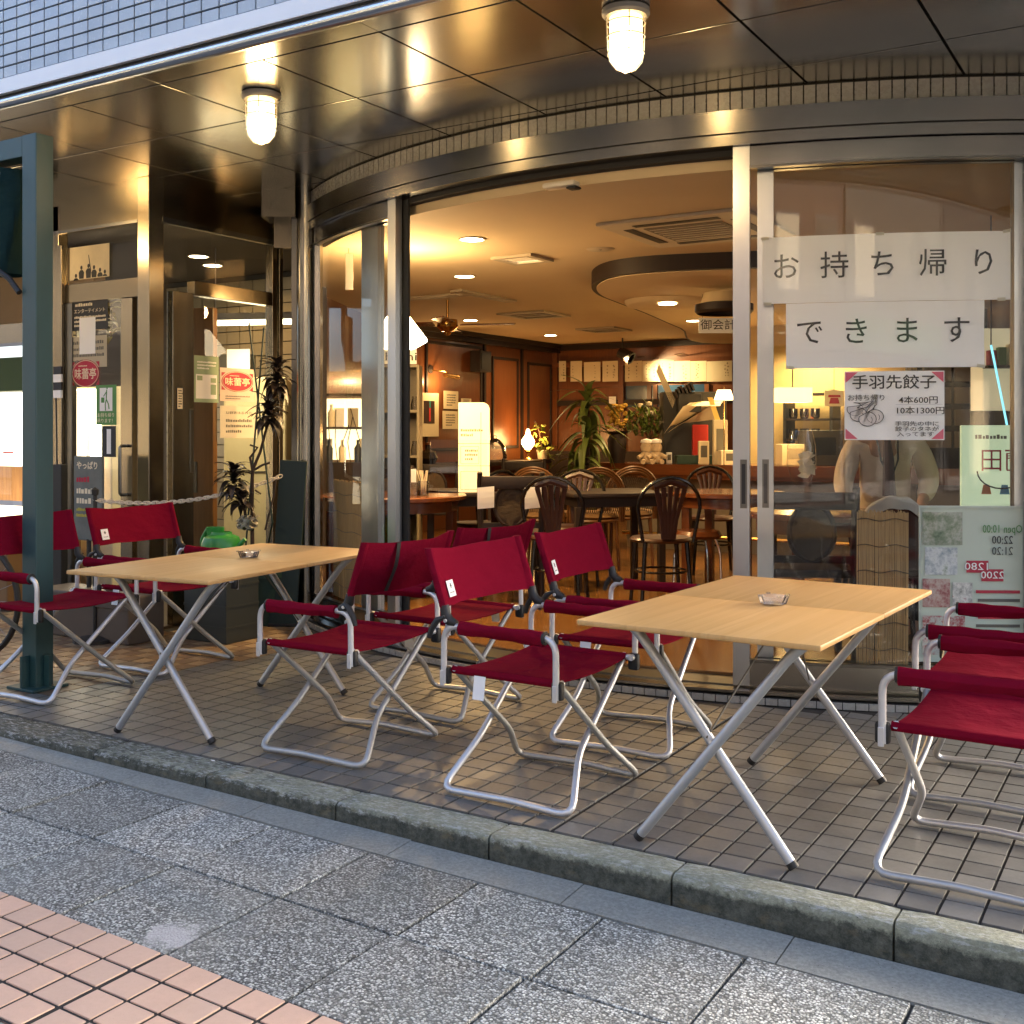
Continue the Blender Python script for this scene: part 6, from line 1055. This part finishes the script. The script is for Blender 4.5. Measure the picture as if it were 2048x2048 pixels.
# ------------------------------------------------------------------ glowing panel and goods behind the left curved pane
d_ = Vector((-1.10, 2.35, 0)).normalized(); q = Vector((-5.16, 5.0, FZ)); gw = thing('backlit_shelf', 'yellow lit shelf of jars behind the left curved glass', 'shelf', atd(700, 865, 9.3) * 1.0, F31); gw.location.z = FZ
MB().box(-.26, .26, 0, .2, 0, .86).build('cupboard', WDARK, gw); MB().box(-.22, .22, .10, .11, .90, 1.42).build('lit_back', emit('lit_back', (1, .86, .45), 0.372), gw)
for z in (.86, 1.16, 1.44): MB().box(-.26, .26, 0, .2, z, z + .02).build('shelf_board', WDARK, gw)
for k, x in enumerate((-.2, .02, .12, -.1, .2)): MB().box(x - .05, x + .04, .07, .075, .92 + .26 * (k % 2), 1.08 + .26 * (k % 2)).build('pinned_paper', (PAPER, BEIGE, CREAM)[k % 3], gw)
b = MB()
for k in range(9): a = -.22 + .055 * k; b.tube([(a, .03, .88), (a + rnd.uniform(-.03, .03), .03, 1.05), (a + rnd.uniform(-.07, .07), .03, 1.15 + rnd.uniform(0, .25))], .004, 5)
b.build('dry_twigs', STEM, gw)
for k in range(5): x = -.18 + .12 * (k % 4); MB().lathe([(.03, 0), (.032, .12), (.012, .15), (.012, .19), (0, .19)], 12, (x + rnd.uniform(-.02, .02), .05, (.88, 1.18)[k // 4])).build('bottle', (BLACK, CREAMP)[k % 3 == 1], gw, True)
o = thing('paper_streamer', 'long white paper strip hanging behind the left curved glass', 'paper', atd(697, 540, 7.3), F31); MB().box(-.02, .03, -.001, .001, -.13, .11).build('strip', PAPER, o); MB().cyl((0, 0, .11), (0, 0, CZ - o.location.z), .002, n=4).build('string', DKG, o)

# ------------------------------------------------------------------ the other side of the street, seen only in the glass and steel
def facade(x0, x1, h, lab, mat, lit, name='opposite_building', sign=None, signmat=None, on=1):
    Y = -12.0; t = thing(name, lab, 'building'); MB().box(x0, x1, Y - 6, Y, -.08, h).build('wall', mat, t); MB().box(x0 - .05, x1 + .05, Y - 6, Y + .12, h, h + .25).build('roof', DKG, t); n = int((x1 - x0) / 1.9)
    FR = plain('window_frame', (.25, .25, .26), .5)
    for k in range(n):
        xc = x0 + (k + .5) * (x1 - x0) / n
        for z in [3.6 + 2.6 * j for j in range(int((h - 3.2) / 2.6))]:
            w = MB().box(xc - .6, xc + .6, Y + .01, Y + .05, z, z + 1.4).build('window', FR, t); MB().box(xc - .54, xc + .54, Y + .051, Y + .06, z + .06, z + 1.34).build('pane', emit('lit_window', (1, .85, .6), 0.186) if rnd.random() < .3 else plain('dark_pane', (.03, .035, .04), .1), w)
        s = MB().box(xc - .82, xc + .82, Y + .01, Y + .06, 0, 2.5).build('shopfront', FR, t); MB().box(xc - .76, xc + .76, Y + .061, Y + .07, .3, 2.35).build('pane', lit if (on and k % 4 == 1) else plain('dark_pane', (.06, .08, .1), .1), s)
    MB().box(x0 + .1, x1 - .1, Y + .02, Y + .9, 2.62, 2.72).build('awning', signmat or DKG, t); MB().box(x0 + .2, x1 - .2, Y + .05, Y + .15, 2.75, 3.3).build('sign_board', signmat or DKG, t)
    if sign: text(sign, .45, frame(((x0 + x1) / 2, Y + .16, 3.02), (-1, 0, 0), (0, 0, 1)), CREAMP, t, width=(x1 - x0) * .4)
    return t
LS1 = emit('shop_lit_warm', (1, .80, .52), 0.31); LS2 = emit('shop_lit_cool', (.85, 1, .88), 0.217); LS3 = emit('shop_lit_yellow', (1, .85, .45), 0.31)
facade(-55, -20.2, 8, 'row of dark buildings farthest left across the road', plain('render_far', (.11, .105, .10), .8), LS1); facade(26.2, 55, 8, 'row of dark buildings farthest right across the road', plain('render_far', (.11, .105, .10), .8), LS1); facade(-20, -6.5, 7.5, 'long grey building far left across the road', plain('render_grey', (.13, .13, .135), .8), LS3); facade(-6.4, .6, 6.5, 'brown building straight across the road', plain('render_brown', (.10, .075, .06), .8), LS1); facade(.7, 6.6, 8.5, 'pinkish tiled building across the road to the right', plain('render_pink', (.20, .145, .13), .7), LS3, on=0, sign='やきとり', signmat=plain('sign_brown', (.06, .03, .02), .5)); facade(6.7, 13, 7, 'white building with a pale green lit shop across the road', plain('render_white', (.22, .22, .21), .8), LS2, on=0, signmat=plain('sign_green', (.05, .2, .07), .5)); facade(13.1, 26, 9, 'grey tiled block far right across the road', plain('render_dark', (.12, .125, .135), .7), LS1)  # farthest rows, left and right, added to keep horizon sky out of lobby glass
for x in (-9, 17.5, 27):
    lp = thing('utility_pole', f'concrete utility pole across the road, number {int(x)}', 'pole', (x, -9.6, -.1)); MB().tube([(0, 0, 0), (0, 0, 9)], [.15, .11], 12).build('shaft', GUT, lp, True); MB().box(-.9, .9, -.04, .04, 8.2, 8.3).build('crossarm', ZINC, lp)
for o, l_ in zip([o for o in bpy.data.objects if o.name.startswith('utility_pole')], ('concrete utility pole across the road on the left', 'concrete utility pole across the road in the middle', 'concrete utility pole across the road on the right')): o['label'] = l_; o['group'] = 'utility poles across the road'
